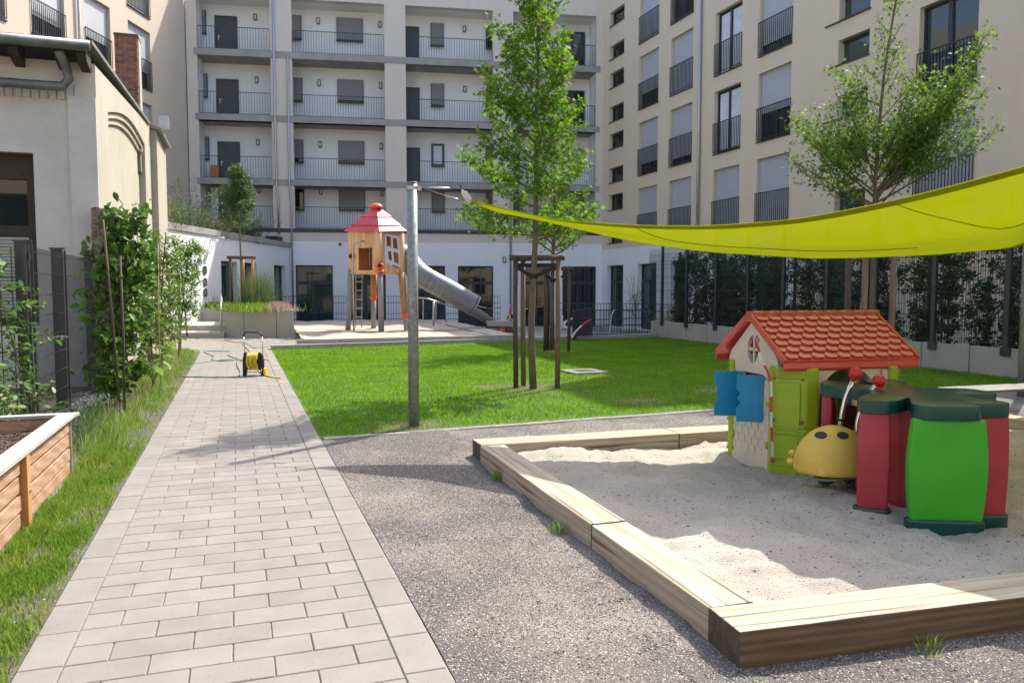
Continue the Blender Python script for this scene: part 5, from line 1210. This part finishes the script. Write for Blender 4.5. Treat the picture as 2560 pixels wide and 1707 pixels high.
for (p,q,r_) in (((4.62,5.02),(5.02,5.25),.06),((5.12,4.7),(5.16,5.15),.06),((4.62,4.22),(4.72,4.18),.03)):
    a=Vector(p+(0,));b=Vector(q+(0,));d=(b-a).normalized(); mb=MB(); mb.prism([(0,.07),((b-a).length,.07),((b-a).length,.8),(0,.8)],a,d,Z_,d.cross(Z_),.03); mb.build('inner_wall',M_['panel_red'],cl,bev=.008)
# ================================================================ SPRING RIDER
RC=V(4.31,4.92,0); sr=empty('spring_rider',RC,'yellow beetle shaped spring rocker with round dark eyes and two red ball feelers','spring rocker')
mb=MB(); rot=Matrix.Rotation(-YAW,3,'Z'); mb.ell(RC+V(0,0,.285),(.295,.24,.315),36,20,v0=-.12,rot=rot); body_=mb.build('rider_body',M_['yellow_rider'],sr,True)
Wq=lambda x,y,o=0.:D(1760+x/2.904,860+y/2.904,RC)-Vector((fwd.x,fwd.y,0))*o
mb=MB(); mb.ell(Wq(820,915,.17)+V(0,0,.0),(.075,.05,.09),18,12,v0=0.,rot=rot); mb.build('foot_rest',M_['yellow_rider'],sr,True)
for (x,y,s) in ((607,836,.024),(620,775,.022)): MB().ell(Wq(x,y,.06),(s*1.3,s,s),12,10).build('toe',M_['yellow_rider'],sr,True)
def surf(x,y):
    """camera ray to ellipsoid surface"""
    d=ray(1760+x/2.904,860+y/2.904); O=CAM-(RC+V(0,0,.285)); Ri=rot.transposed(); d2=Ri@d; o2=Ri@O; S=(.295,.24,.315); d3=Vector([d2[i]/S[i] for i in range(3)]); o3=Vector([o2[i]/S[i] for i in range(3)])
    A=d3.dot(d3);B=2*o3.dot(d3);Cc_=o3.dot(o3)-1; D_=B*B-4*A*Cc_
    if D_<0: return None,None
    t=(-B-math.sqrt(D_))/(2*A); p=CAM+d*t; q=Ri@(p-(RC+V(0,0,.285))); n=rot@Vector([q[i]/S[i]**2 for i in range(3)]); return p,n.normalized()
for x,y,rx in ((848,660,.046),(1008,663,.044)):
    p,n=surf(x,y)
    if p is not None:
        t1=n.cross(Z_).normalized(); t2=t1.cross(n); mb=MB(); mb.prism([(rx*math.cos(a*PI/12),rx*.72*math.sin(a*PI/12)) for a in range(24)],p-n*.01,t1,-t2,n,.014); mb.build('eye',M_['navy'],sr)
mb=MB(); mb.tube([Wq(985,620,-.0),Wq(993,560),Wq(1006,480),Wq(1025,400),Wq(1055,320),Wq(1085,255)],.0185,14); h=mb.build('feeler',M_['chrome'],sr,True)
mb=MB(); mb.tube([Wq(996,560),Wq(998,540)],.0225,14); mb.build('grip_band',M_['black'],h,True)
mb=MB(); mb.tube([Wq(1105,720,.02),Wq(1105,640,.0),Wq(1115,560),Wq(1140,470),Wq(1180,385),Wq(1225,320),Wq(1262,280)],.0185,14); mb.build('feeler',M_['chrome'],sr,True)
for x,y in ((1100,215),(1271,267)): MB().ell(Wq(x,y),(.05,.05,.05),24,16).build('feeler_ball',M_['ballred'],sr,True)
SB=G(1760+905/2.904,860+1075/2.904,.07)
mb=MB(); pts=[]
for i in range(70):
    a=i/70*2*PI*2.6; r=.10+.02*math.sin(i/70*3); z=.07+.20*i/70; b=SB.lerp(RC,min(1,i/70)); pts.append((b.x+r*math.cos(a),b.y+r*math.sin(a),z))
mb.tube(pts,.011,8); mb.build('spring',M_['postgrey'],sr,True)
mb=MB()
for z in (.065,.09): mb.tube([(SB.x+.105*math.cos(a*PI/16),SB.y+.105*math.sin(a*PI/16),z) for a in range(33)],.013,8,False)
mb.build('spring_ring',M_['springg'],sr,True)
# ================================================================ PLANTER BOX (left)
bx=empty('planter_box',(-1.37,7.7,0),'raised larch board planter box filled with dark soil at the left','planter box')
BX0,BX1,BY0,BY1=-2.95,-1.40,2.0,7.70
for (ya,yb) in ((6.12,7.66),(4.05,6.02),(2.0,3.95)):
    z=.055
    for i,h_ in enumerate((.115,.12,.125,.10)):
        mb=MB(); mb.b2(BX1-.018,BX1+.006*(i%2),ya,yb,z,z+h_-.02); mb.build('board',M_['larch'],bx,bev=.003); z+=h_
    mb=MB(); mb.b2(BX1-.03,BX1-.012,ya,yb,-.03,.045); mb.build('base_board',M_['railwood'],bx)
mb=MB(); mb.b2(BX1-.045,BX1-.035,BY0,BY1-.05,0,.53); mb.build('gap_shade_sheet',M_['black'],bx)  # black sheet added behind the boards so their gaps read as shade
mb=MB(); mb.b2(BX0,BX1-.02,BY1-.04,BY1-.01,0,.53); mb.build('end_board',M_['larch'],bx); mb=MB(); mb.b2(BX0,BX0+.03,BY0,BY1-.02,0,.53); mb.build('rear_board',M_['larch'],bx)
for y_ in (6.07,4.0): mb=MB(); mb.b2(BX1-.055,BX1+.045,y_-.045,y_+.045,-.03,.538); mb.build('corner_post',M_['larchpost'],bx,bev=.004)
mb=MB(); mb.b2(BX1-.02,BX1+.016,BY1-.02,BY1+.004,-.02,.54); mb.build('corner_angle',M_['zinc'],bx)
mb=MB(); mb.b2(BX1-.08,BX1+.055,BY0,BY1-.06,.54,.572); mb.build('top_rail',M_['railwood'],bx,bev=.004)
mb=MB(); mb.prism([(BX0-.03,BY1-.058),(BX1+.055,BY1-.058),(BX1+.075,BY1+.05),(BX0-.03,BY1+.05)],(0,0,.541),X_,Y_,Z_,.03); mb.build('top_rail',M_['railwood'],bx,bev=.004)
MB().cyl((BX1+.045,6.07,.285),(BX1+.056,6.07,.285),.011).build('bolt',M_['steel'],bx)
mm('mulch',(.035,.022,.015),.95,(.085,.055,.04),vs=30,bump=1.,bs=70,bd=.02,spk=[(60,.06,(.3,.2,.12))])
def mz(x,y): return .435+.035*fbm(x,y,2.,11)+.012*fbm(x,y,9,2)
o=hgrid('planter_soil',BX0+.03,BX1-.03,BY0,BY1-.05,.03,mz,M_['mulch'],kind=None); o.parent=bx; o.matrix_parent_inverse=Matrix.Translation(bx.location).inverted()
xx=rng.uniform(BX0+.05,BX1-.06,6000); yy=rng.uniform(3.5,BY1-.08,6000)
o=scatter_oct('soil_chips',np.stack([xx,yy,np.array([mz(a,b)+.004 for a,b in zip(xx,yy)])],-1),.013,M_['mulch'],.5); o['kind']='stuff'; tag(o,'dark bark chips on the soil inside the planter box','bark chips')
# ================================================================ CONCRETE PLANTERS AND STEPS
FLp=V(-.42,28.39,0); FRp=V(1.79,27.63,0); pd=(FRp-FLp).normalized(); pn=V(0,1,0)
cp=empty('concrete_planter',FLp,'big raised concrete planter with grasses and heather beside the far sand area','planter')
PW=(FRp-FLp).length; PD=8.6; ph_=.925
e=[0,(611-563)/(737-563)*PW,(692-563)/(737-563)*PW,PW]
for a,b in zip(e[:-1],e[1:]): 
    mb=MB(); mb.prism([(a+.008,0),(b-.008,0),(b-.008,.12),(a+.008,.12)],(FLp.x,FLp.y,-.03),pd,pn,Z_,ph_+.03); mb.build('wall_panel',M_['concrete'],cp,bev=.006)
for x0 in (0,PW-.12):
    mb=MB(); mb.prism([(x0,.125),(x0+.12,.125),(x0+.12,PD),(x0,PD)],(FLp.x,FLp.y,-.03),pd,pn,Z_,ph_+.029); mb.build('side_wall',M_['concrete'],cp,bev=.006)
mb=MB(); mb.prism([(.12,.12),(PW-.12,.12),(PW-.12,PD),(.12,PD)],(FLp.x,FLp.y,.1),pd,pn,Z_,.76); mb.build('soil',M_['soil'],cp)
st_=empty('concrete_steps',FLp,'pale concrete steps rising on the left of the concrete planter','steps')
for (o0,z0,z1,dd) in ((-.3,-.03,.165,6.0),(1.25,.165,.335,4.4)):
    mb=MB(); mb.prism([(-4.2,o0),(-.012,o0),(-.012,o0+dd),(-4.2,o0+dd)],(FLp.x,FLp.y,z0),pd,pn,Z_,z1-z0); mb.build('step',M_['concrete'],st_,bev=.008)
p2=empty('concrete_planter',FLp+pn*5.1,'lower flat concrete planter at the top of the steps in front of the white annex','planter')
for a,b in ((-3.6,-1.35),(-1.33,.0)): mb=MB(); mb.prism([(a,5.15),(b,5.15),(b,5.27),(a,5.27)],(FLp.x,FLp.y,.3),pd,pn,Z_,.55); mb.build('wall_panel',M_['concrete'],p2,bev=.006)
mb=MB(); mb.prism([(-3.6,5.28),(0,5.28),(0,9),(-3.6,9)],(FLp.x,FLp.y,.3),pd,pn,Z_,.5); mb.build('soil',M_['soil'],p2)
hd=empty('handrail',FLp,'narrow steel handrail at the side of the concrete steps','handrail')
hp=lambda u,v,z:FLp+pd*u+pn*v+Z_*z
MB().tube([hp(-.12,-.2,.0),hp(-.12,-.2,.92),hp(-.12,-.15,1.02),hp(-.13,1.6,1.38),hp(-.13,1.65,1.38),hp(-.13,1.7,1.25),hp(-.13,1.7,.3)],.022,8).build('rail',M_['steel'],hd,True)
mb=MB(); mb.prism([(-.015,0),(.015,0),(.015,1.9),(-.015,1.9)],hp(-.12,-.18,.93),pd,(pn+Z_*.2).normalized(),Z_.cross(pd),.05); mb.build('hand_plank',M_['steel'],hd)
# plants in the planters
def clump(name,label,n,ctr,sx,sy,h,w,m,lean=.6,cat='plants'):
    u=rng.normal(0,1,n)*sx; v=rng.normal(0,1,n)*sy; x=ctr[0]+pd.x*u+pn.x*v; y=ctr[1]+pd.y*u+pn.y*v
    o=blades(name,x,y,np.full(n,ctr[2]),h*rng.uniform(.4,1.2,n),w,M_[m],lean,label,cat); return o
def pc(u,v,z=.86): q=FLp+pd*u+pn*v; return (q.x,q.y,z)
clump('planter_grass','yellow green grass mound filling the big concrete planter',5000,pc(.9,1.2),.45,.8,.30,.02,'grass2',.8)
clump('wispy_grass','tall wispy grass standing behind the stake frame in the planter',1500,pc(1.15,1.7),.28,.5,1.35,.012,'leaf_ash',.35)
clump('golden_grass','golden low grass along the front rim of the concrete planter',1800,pc(1.3,.45),.5,.12,.18,.016,'dry',.9)
clump('heather','pink heather blooming at the right corner of the concrete planter',1900,pc(1.75,1.0),.2,.45,.30,.022,'pink',.4)
clump('planter_hosta','broad yellow green leaves in the lower planter above the steps',2200,pc(-1.2,6.2,.78),.7,.45,.30,.05,'grass2',.9)
clump('wispy_grass','thin tall grass before the round vents of the white annex',300,pc(-.9,6.6,.78),.4,.4,.9,.012,'straw',.4)
# shrubs on the annex roof
random.seed(12)
AM=an.matrix_basis
def roofshrub(u,v,h,w,m,label,n=1700,kind='lance',size=.12):
    h*=1.55; v=.7; b=AM@V(u,v,3.7); e=empty('roof_shrub',b,label,'roof shrub','shrubs on the annex roof'); mb=MB(); pts=[]
    for j in range(34):
        br=curve(b+V(random.uniform(-w,w)*.5,random.uniform(-w,w)*.5,0),V(random.uniform(-.7,.7),random.uniform(-.7,.7),1.1),h*random.uniform(.5,1.1),(0,0,.1),.12,5); mb.tube(br,.008,4,False); pts+=alongpts(br,n//34,.11,.15)
    mb.build('stem',M_['twig'],e); leafmesh('foliage',np.array([tuple(p) for p in pts]),size,kind,M_[m],e,up=.5)
roofshrub(-15.6,.9,1.1,1.6,'straw','straw coloured shrub on the annex roof close to the old house'); roofshrub(-13.9,1.0,1.0,1.6,'straw','dry tan shrub on the annex roof, second from the old house')
roofshrub(-12.0,.8,1.0,1.5,'leaf_ash','olive green shrub on the annex roof under the shaded wall'); roofshrub(-10.2,1.2,1.5,1.2,'leaf_ash','tallest feathery green shrub on the annex roof'); roofshrub(-8.4,.9,.9,1.4,'straw','mottled brown green shrub on the annex roof left of the planter tree')
roofshrub(-6.3,1.0,1.1,1.3,'leaf_ash','grey green shrub directly behind the planter tree crown'); roofshrub(-4.6,.8,.8,1.2,'leaf_hedge','dark shrub on the annex roof right of the planter tree'); roofshrub(-2.9,.8,1.2,.8,'leaf_hedge','small thin dark shrub near the end of the annex roof',400)
# ================================================================ PLAY TOWER
TP=V(4.75,28.6,.12); tw_=empty('play_tower',(4.75,28.6,.12),'wooden play tower house on stilts with tiered red roof and steel tube slide','play tower')
def T6(x,y,P): return D(700+x/3.92,480+y/3.92,P)
cA,cC,cD,cB=V(3.80,28.95,0),V(4.74,27.95,0),V(5.55,28.45,0),V(4.62,29.5,0)
def zy(y,P): return T6(900,y,P).z
def plankface(P,Q,n,z0,z1,holes,nm,m='pinewood',lean=0.):
    d=(Q-P);L=d.length;d.normalize(); nn=V(d.y,-d.x,0); mb=MB()
    for i in range(n):
        a,b=L*i/n+.005,L*(i+1)/n-.005; zb=z0+random.uniform(-.07,.05); segs=[(zb,z1)]
        for (h0,h1,hz0,hz1) in holes:
            if h0<(i+.5)/n<h1: segs=[(zb,hz0(i/n) if callable(hz0) else hz0),((hz1(i/n) if callable(hz1) else hz1),z1)]
        for s0,s1 in segs:
            if s1-s0>.02: mb.prism([(a,s0),(b,s0),(b,s1),(a,s1)],P,d,Z_,nn,.035)
    return mb.build(nm,M_[m],tw_)
zb_,zt_=zy(795,cC),zy(372,cC)
plankface(cA,cC,9,zb_,zt_,[(.30,.74,zy(765,cC),zy(545,cC))],'plank_wall'); plankface(cC,cD,9,zb_+.02,zt_,[(.22,.9,lambda t:zy(680,cC)-.28*t,lambda t:zy(410,cC))],'plank_wall')
plankface(cB,cA,8,zb_,zt_,[],'plank_wall','pinedark'); plankface(cD,cB,8,zb_,zt_,[(.25,.8,zb_+.1,zb_+1.)],'plank_wall','pinedark')
mb=MB(); mb.prism([(cA.x,cA.y),(cC.x,cC.y),(cD.x,cD.y),(cB.x,cB.y)],(0,0,zb_-.02),X_,Y_,Z_,.07); mb.build('deck',M_['pinewood'],tw_)
# white window frame
fd=(cD-cC).normalized(); fn=V(fd.y,-fd.x,0)
def onF(x,y):
    d=ray(700+x/3.92,480+y/3.92); q=cC+fn*.04; t=((q-CAM).dot(fn))/(d.dot(fn)); p=CAM+d*t; return ((p-q).dot(fd),p.z)
mb=MB(); Pq=[onF(1022,402),onF(1165,432),onF(1192,748),onF(1022,682)]; hol=[[onF(*q) for q in h] for h in (((1040,432),(1082,440),(1086,548),(1040,540)),((1102,450),(1142,460),(1152,562),(1104,550)),((1040,576),(1088,584),(1094,674),(1042,656)),((1108,588),(1156,598),(1168,712),(1112,686)))]
plate(mb,Pq,hol,cC+fn*.04,fd,Z_,fn,.03); mb.build('window_frame',M_['whitepl'],tw_,bev=.006)
# posts
def twpost(x0,y0,x1,y1,P,r,m,nm='post'): MB().tube([T6(x0,y0,P),T6(x1,y1,P)],r,14).build(nm,M_[m],tw_,True)
twpost(690,760,665,1362,cA,.095,'postgrey'); twpost(918,1030,917,1345,cB,.09,'postgrey'); twpost(921,790,919,1030,cB,.12,'pinedark','timber_post'); twpost(983,780,993,1372,cC,.10,'postgrey'); twpost(1225,1205,1240,1355,cD,.09,'postgrey')
twpost(1190,790,1224,1200,cD,.12,'pinedark','timber_post'); twpost(1190,385,1192,800,cD,.1,'pinewood','timber_post'); twpost(968,372,968,690,cC+V(-.02,-.06,0),.14,'pinewood','timber_post'); twpost(712,385,694,800,cA,.09,'pinewood','timber_post')
for x,y,P,r in ((918,1033,cB,(.14,.14,.115)),(1226,1213,cD,(.14,.14,.115)),(702,633,cA-V(.05,.15,0),(.10,.12,.125)),(690,780,cA,(.11,.11,.06)),(980,724,cC-V(0,.2,0),(.14,.12,.125)),(980,776,cC-V(0,.15,0),(.17,.15,.05)),(798,800,cA,(.05,.05,.05))):
    MB().ell(T6(x,y,P),r,18,12).build('ball',M_['orange'],tw_,True)
for x,y,P in ((978,722,cC-V(0,.33,0)),(692,630,cA-V(.12,.24,0))):
    c=T6(x,y,P); mb=MB(); mb.cyl(c,c-fwd*.015,.075,None,20); mb.build('lens',M_['black'],tw_)
# roof
ap=T6(945,165,TP); eL=T6(627,383,cA-V(.1,0,0)); eF=T6(975,388,cC-V(0,.3,0)); eR=T6(1245,382,cD+V(.1,0,0)); eB=eL+eR-eF; eB.z=eL.z
cor=[eL,eF,eR,eB]; fr=[(0,.50,.10),(.44,.80,.045),(.73,1.0,-.01)]
for f0,f1,dzz in fr:
    for i in range(4):
        a,b=cor[i],cor[(i+1)%4]; q=[ap.lerp(a,f0),ap.lerp(b,f0),ap.lerp(b,f1),ap.lerp(a,f1)]; q=[p+V(0,0,dzz+.02) for j,p in enumerate(q)]
        mb=MB(); n=(q[1]-q[2]).cross(q[3]-q[2]).normalized(); n=n if n.z>0 else -n
        if f0==0: mb.add([q[0],q[2],q[3],q[0]-n*.035,q[2]-n*.035,q[3]-n*.035],[(0,1,2),(3,5,4),(1,2,5,4),(0,2,5,3),(0,1,4,3)])
        else: mb.add(q+[p-n*.035 for p in q],[(0,1,2,3),(7,6,5,4),(2,3,7,6),(0,1,5,4),(1,2,6,5),(3,0,4,7)])
        mb.build('roof_panel',M_['red_hdpe'],tw_)
mb=MB(); mb.ell(ap+V(0,0,.03),(.24,.24,.17),18,10,v0=0); mb.build('roof_cap',M_['orange'],tw_,True)
# fireman pole, ladder
mb=MB(); F0=cA.lerp(cC,.25)-V(.1,.5,0); mb.tube([T6(835,484,F0+V(0,.4,0)),T6(780,482,F0),T6(745,495,F0),T6(722,525,F0),T6(714,570,F0),T6(716,800,F0),T6(725,1380,F0)],.03,8); mb.build('slide_pole',M_['steel'],tw_,True)
LP=cA.lerp(cD,.35)+V(.2,.9,0); mb=MB(); mb.tube([T6(742,800,LP),T6(744,1225,LP),T6(743,1330,LP)],.018,6); mb.tube([T6(806,800,LP),T6(800,1225,LP),T6(798,1330,LP)],.018,6); ld2=mb.build('ladder',M_['postgrey'],tw_)
for y in (878,965,1053,1140,1225): MB().bar(T6(740,y,LP),T6(808,y,LP),.05).build('rung',M_['postgrey'],ld2)
# tube slide
def SP(x,y,t): return T6(x,y,V(5.6+ t*3.6,28.5-.6*t,0))
S=[T6(1120,600,V(5.1,29.4,0)),T6(1195,612,V(5.5,29.5,0)),T6(1240,650,V(5.9,29.4,0)),T6(1290,715,V(6.3,29.1,0)),SP(1370,805,.28),SP(1480,875,.4),SP(1640,960,.58),SP(1780,1040,.75),SP(1912,1116,.9)]
Sx=cat(S,34); sld=MB(); sld.tube(Sx,.40,28,False); slide=sld.build('tube_slide',M_['tube'],tw_,True)
md=slide.modifiers.new('solid','SOLIDIFY'); md.thickness=.012
for i in range(6,24,2):
    d=(Sx[i+1]-Sx[i-1]).normalized(); MB().tube([Sx[i]-d*.008,Sx[i]+d*.008],.406,28).build('tube_seam',M_['zinc'],slide,True)
d=(Sx[-1]-Sx[-2]).normalized(); mb=MB(); mb.tube([Sx[-1]-d*.02,Sx[-1]+d*.01],.415,28,False); mb.build('tube_rim',M_['steel'],slide,True)
U=[Sx[-1]-d*.25,SP(2030,1200,.98),SP(2120,1262,1.05),SP(2200,1305,1.12),SP(2290,1322,1.2)]; Ux=cat(U,14); mb=MB(); rr_=[]
for i,p in enumerate(Ux):
    dd=(Ux[min(i+1,13)]-Ux[max(i-1,0)]).normalized(); s=dd.cross(Z_).normalized(); u=s.cross(dd); w=.39*(1-.3*i/13); hh=.39*(1-.55*i/13)
    rr_.append([p+s*(w*math.cos(a))+u*(-hh*math.sin(a)) for a in [PI*k/10 for k in range(11)]])
mb.add([p for r_ in rr_ for p in r_],[(i*11+k,i*11+k+1,(i+1)*11+k+1,(i+1)*11+k) for i in range(13) for k in range(10)])
o=mb.build('slide_trough',M_['tube'],slide,True); md=o.modifiers.new('s','SOLIDIFY'); md.thickness=.02
# ================================================================ YARD CLUTTER
def Y6(x,y,d): xx,yy=atd(1240+x/5.345,d); return D(1240+x/5.345,640+y/5.345,(xx,yy,0))
tr_=empty('trestle',Y6(900,950,30),'folded white tubular trestle lying by the bar gate','trestle')
for a,b in (((850,990),(945,870)),((855,900),(1040,1000)),((890,800),(870,960)),((850,910),(1075,805)),((900,950),(1045,990))): 
    p,q=Y6(*a,30),Y6(*b,30.2); MB().tube([p,q],.03,8).build('tube',M_['whitepl'],tr_,True)
bt=empty('barrier_tape',Y6(1150,900,26),'red white barrier tape slung from the open bar gate leaf','barrier tape')
ribbon('strand',[Y6(1015,1090,24.6),Y6(1060,1010,24.7),Y6(1120,950,24.8),Y6(1190,890,24.9),Y6(1265,845,25)],.05,bt,M_['whitepl'],M_['redwhite'],.5)
bt=empty('barrier_tape',Y6(1030,830,28),'short red white tape end tied behind the rear lawn stake','barrier tape'); ribbon('strand',[Y6(990,850,27),Y6(1075,805,27.2)],.06,bt,M_['whitepl'],M_['redwhite'],.5)
mb=MB(); mb.tube([Y6(1500,1085,24.9),Y6(1520,980,24.9),Y6(1545,790,24.9),Y6(1580,715,24.9)],.014,6); o=mb.build('cord',M_['whitepl'],None,True); tag(o,'pale thin cord hanging over the low bar railing','cord')
for k,(pp,lab) in enumerate((([(-330,600),(-270,660),(-150,690),(-60,700),(60,690),(150,670),(200,655)],'long slack barrier tape strung between slide end and stakes'),([(200,690),(380,712),(480,690),(615,672)],'tight barrier tape between the two stake frames'))):
    o=ribbon('barrier_tape',[Y6(x,y,30) for x,y in pp],.035,None,M_['whitepl'],M_['redwhite'],.6); tag(o,lab,'barrier tape')
wb=empty('warning_beacon_stand',Y6(200,850,32),'red trestle barrier with yellow black striped board by the tall stakes','barrier')
mb=MB(); mb.bar(Y6(205,650,32),Y6(190,780,32),.12,.1); mb.build('red_part',M_['redwhite'],wb)
ribbon('striped_board',[Y6(160,810,32),Y6(240,806,32)],.16,wb,M_['yellowpl'],M_['black'],.09); MB().bar(Y6(165,800,32),Y6(148,858,32),.05).build('leg',M_['black'],wb)
pl_=empty('timber_pile',Y6(60,960,29),'low stack of grey boards and orange blocks at the end of the slide','timber stack')
for i,(y,dx) in enumerate(((880,0),(915,10),(950,-8),(1000,6))):
    a,b=Y6(-130+dx,y,29),Y6(225+dx,y+10,29); MB().bar(a,b,.09).build('board',M_['concrete' if i<2 else 'stakedark'],pl_)
for x,y in ((80,985),(-120,990)): MB().box(Y6(x,y,28.6),(.18,.12,.1)).build('block',M_['orange'],pl_)
# drain in the lawn
dq=[G(1180+x/2.904,480+y/2.904,.01) for x,y in ((660,1300),(740,1328),(975,1322),(885,1290))]
dc=sum(dq,Vector())/4; dr=empty('drain_cover',dc,'square concrete drain cover with iron grate set in the lawn','drain cover')
e1_=(dq[3]-dq[0]).normalized(); e2_=Z_.cross(e1_); Wd=.72
mb=MB(); plate(mb,[(-Wd/2,-Wd/2),(Wd/2,-Wd/2),(Wd/2,Wd/2),(-Wd/2,Wd/2)],[rect(-.2,.2,-.2,.2)],dc+V(0,0,-.04),e1_,e2_,Z_,.075); mb.build('slab',M_['paver'],dr)
mb=MB(); 
for i in range(9): mb.prism(rect(-.2,.2,-.195+i*.046,-.175+i*.046),dc+V(0,0,.01),e1_,e2_,Z_,.02)
mb.build('grate',M_['zincdark'],dr); mb=MB(); mb.prism(rect(-.2,.2,-.2,.2),dc+V(0,0,-.03),e1_,e2_,Z_,.01); mb.build('sump',M_['black'],dr)
# ================================================================ HOSE REEL
HP=G(612,939); hrl=empty('hose_reel_cart',HP,'black hose reel cart wound with yellow hose standing on the path','hose reel')
def Hq(x,y,o=0.): return D(560+x/9.8,800+y/9.8,HP)+Vector((fwd.x,fwd.y,0))*o
mb=MB(); mb.tube([Hq(430,415,.12),Hq(430,370,.12),Hq(445,325,.12),Hq(490,305,.12),Hq(640,305,.12),Hq(780,310,.12),Hq(850,335,.12),Hq(878,380,.12),Hq(880,415,.12)],.0135,10); mb.build('handle_grip',M_['black'],hrl,True)
for pts in ([(430,410),(455,590),(485,800),(490,1000),(480,1350)],[(880,410),(905,600),(925,800),(900,1050),(885,1320)]): MB().tube([Hq(x,y,.12-.12*(y-410)/940) for x,y in pts],.009,8).build('frame_tube',M_['steel'],hrl,True)
for pts in ([(500,790),(540,775),(585,830),(600,950),(600,1100),(575,1170),(560,1330),(520,1385),(470,1380),(465,1150),(465,960)],[(850,800),(900,790),(950,850),(975,980),(985,1180),(950,1330),(925,1180),(905,1080),(880,1230),(840,1180),(835,1000)]):
    P_=[Hq(x,y,-.03) for x,y in pts]; O=P_[0]; ex=rgt; ez=Vector((fwd.x,fwd.y,0)).normalized(); mb=MB(); mb.prism([((p-O).dot(ex),p.z-O.z) for p in P_],O,ex,Z_,ez,.06); mb.build('side_plate',M_['black'],hrl,bev=.006)
mb=MB(); a=Hq(590,1010,.02);b=Hq(850,1010,.02); mb.cyl(a,b,.06,None,16); mb.build('drum',M_['black'],hrl,True)
mb=MB(); pts=[]; n=260
for i in range(n):
    t=i/n; an_=t*2*PI*15; s=(t*2)%2; s=s if s<1 else 2-s; p=a.lerp(b,s); r=.145+.014*math.sin(t*37)+(.014 if t>.5 else 0); pts.append(p+Z_*(r*math.cos(an_))+Vector((fwd.x,fwd.y,0)).normalized()*(r*math.sin(an_)))
mb.tube(pts,.0085,6); mb.build('wound_hose',M_['hose_y'],hrl,True)
mb=MB(); mb.bar(Hq(960,945,-.05),Hq(985,960,-.05),.02); mb.build('crank_arm',M_['black'],hrl); MB().tube([Hq(985,960,-.05),Hq(1120,960,-.05)],.014,10).build('crank_grip',M_['yellowpl'],hrl,True)
w0=Hq(1000,1265,.0);w1=Hq(1045,1268,.0); mb=MB(); mb.cyl(Hq(945,1250),w0,.075,None,20); w_=mb.build('wheel',M_['black'],hrl); MB().cyl(w0,w1,.085,.075,22).build('rim',M_['yellowpl'],w_)
mb=MB(); mb.tube([Hq(560,1285,.05),Hq(900,1282,.05)],.008,6); mb.tube([Hq(540,1360),Hq(960,1355)],.01,6); mb.build('base_bar',M_['steel'],hrl)
def groundhose(pts,m,r,label,z=.012):
    P_=cat([G(560+x/9.8,800+y/9.8,z) for x,y in pts],60); o=MB().tube(P_,r,7).build('garden_hose',M_[m],None,True); tag(o,label,'garden hose'); return o
groundhose([(800,1170),(860,1250),(920,1310),(1010,1355),(1130,1385),(1210,1400),(1280,1412),(1400,1418)],'hose_y',.012,'yellow hose end trailing from the reel across the path edge to the lawn')
groundhose([(-1400,1290),(-1100,1380),(-700,1390),(-300,1400),(0,1395),(200,1395),(330,1390),(390,1340),(400,1270),(350,1160),(320,1080),(340,1020),(390,1000),(450,1005)],'hose_b',.012,'blue grey hose looping from the reel to the grass at the left')
groundhose([(450,968),(0,970),(-300,1000),(-700,1050),(-1000,1060)],'hose_b',.010,'grey hose running straight left from the reel')
groundhose([(330,940),(200,905),(95,850),(150,770),(0,762),(-380,755),(-500,770),(-330,850),(-250,900),(-300,950),(-200,990),(100,1000),(330,960)],'hose_b',.010,'grey hose lying in a wide loose loop left of the reel')
groundhose([(720,870),(660,800),(560,690),(470,600),(440,545),(280,545),(20,490),(60,465),(200,455),(480,455),(620,475)],'hose_t',.010,'tan hose coiled on the paving in front of the planter')
groundhose([(470,545),(640,610),(690,660),(780,685),(920,665),(1060,640),(1140,630)],'hose_t',.010,'tan hose leading to the connector at the lawn kerb')
# leaf litter, tufts
random.seed(4)
def tuft(x,y,n,h,label):
    xx=np.full(n,x)+rng.normal(0,.03,n); yy=np.full(n,y)+rng.normal(0,.03,n); o=blades('grass_tuft',xx,yy,np.full(n,.0),h*rng.uniform(.5,1.2,n),.005,M_['grass2'],.8,label,'grass tuft'); del o['kind']; return o
tuft(2.10,6.45,60,.12,'small grass tuft at the outer side of the rear left sandpit beam'); tuft(2.02,4.9,50,.10,'small dry grass tuft near the middle joint of the left sandpit beam'); tuft(2.95,2.72,30,.07,'tiny weed below the front sandpit beam')
lx=rng.uniform(-2,7,500); ly=rng.uniform(2,9,500)
o=leafmesh('leaf_litter',np.stack([lx,ly,np.full(500,.012)],-1)[(lx<-.95)|((lx>.9)&~((lx>2)&(ly>2.9)&(ly<7.4)))],.022,'oval',M_['dry'],None,up=6); tag(o,'scattered dry leaf bits on grass strip and gravel','leaf litter',kind='stuff')
# ================================================================ added unseen building behind the viewer: cuts sky fill, bounces sun, mirrored in windows
fb=frame_of(V(30,-13,0),V(-1,0,0),'added_rear_building','plain pale apartment block added unseen behind the viewer to shape the light, mirrored in the glass doors','apartment building')
fh=[(a,a+1.6,z,z+1.9) for a in (4,9,14,19,24,29,34,39,44,49,54) for z in (1.,4.2,7.4,10.6)]
wall('wall',fb,0,60,-.55,14.5,fh,M_['tan'])
body(fb,0,60,.4,11,-.55,14.49,M_['tan'])
for h in fh: window(fb,*h,y=.22,mull=True,rail=False)
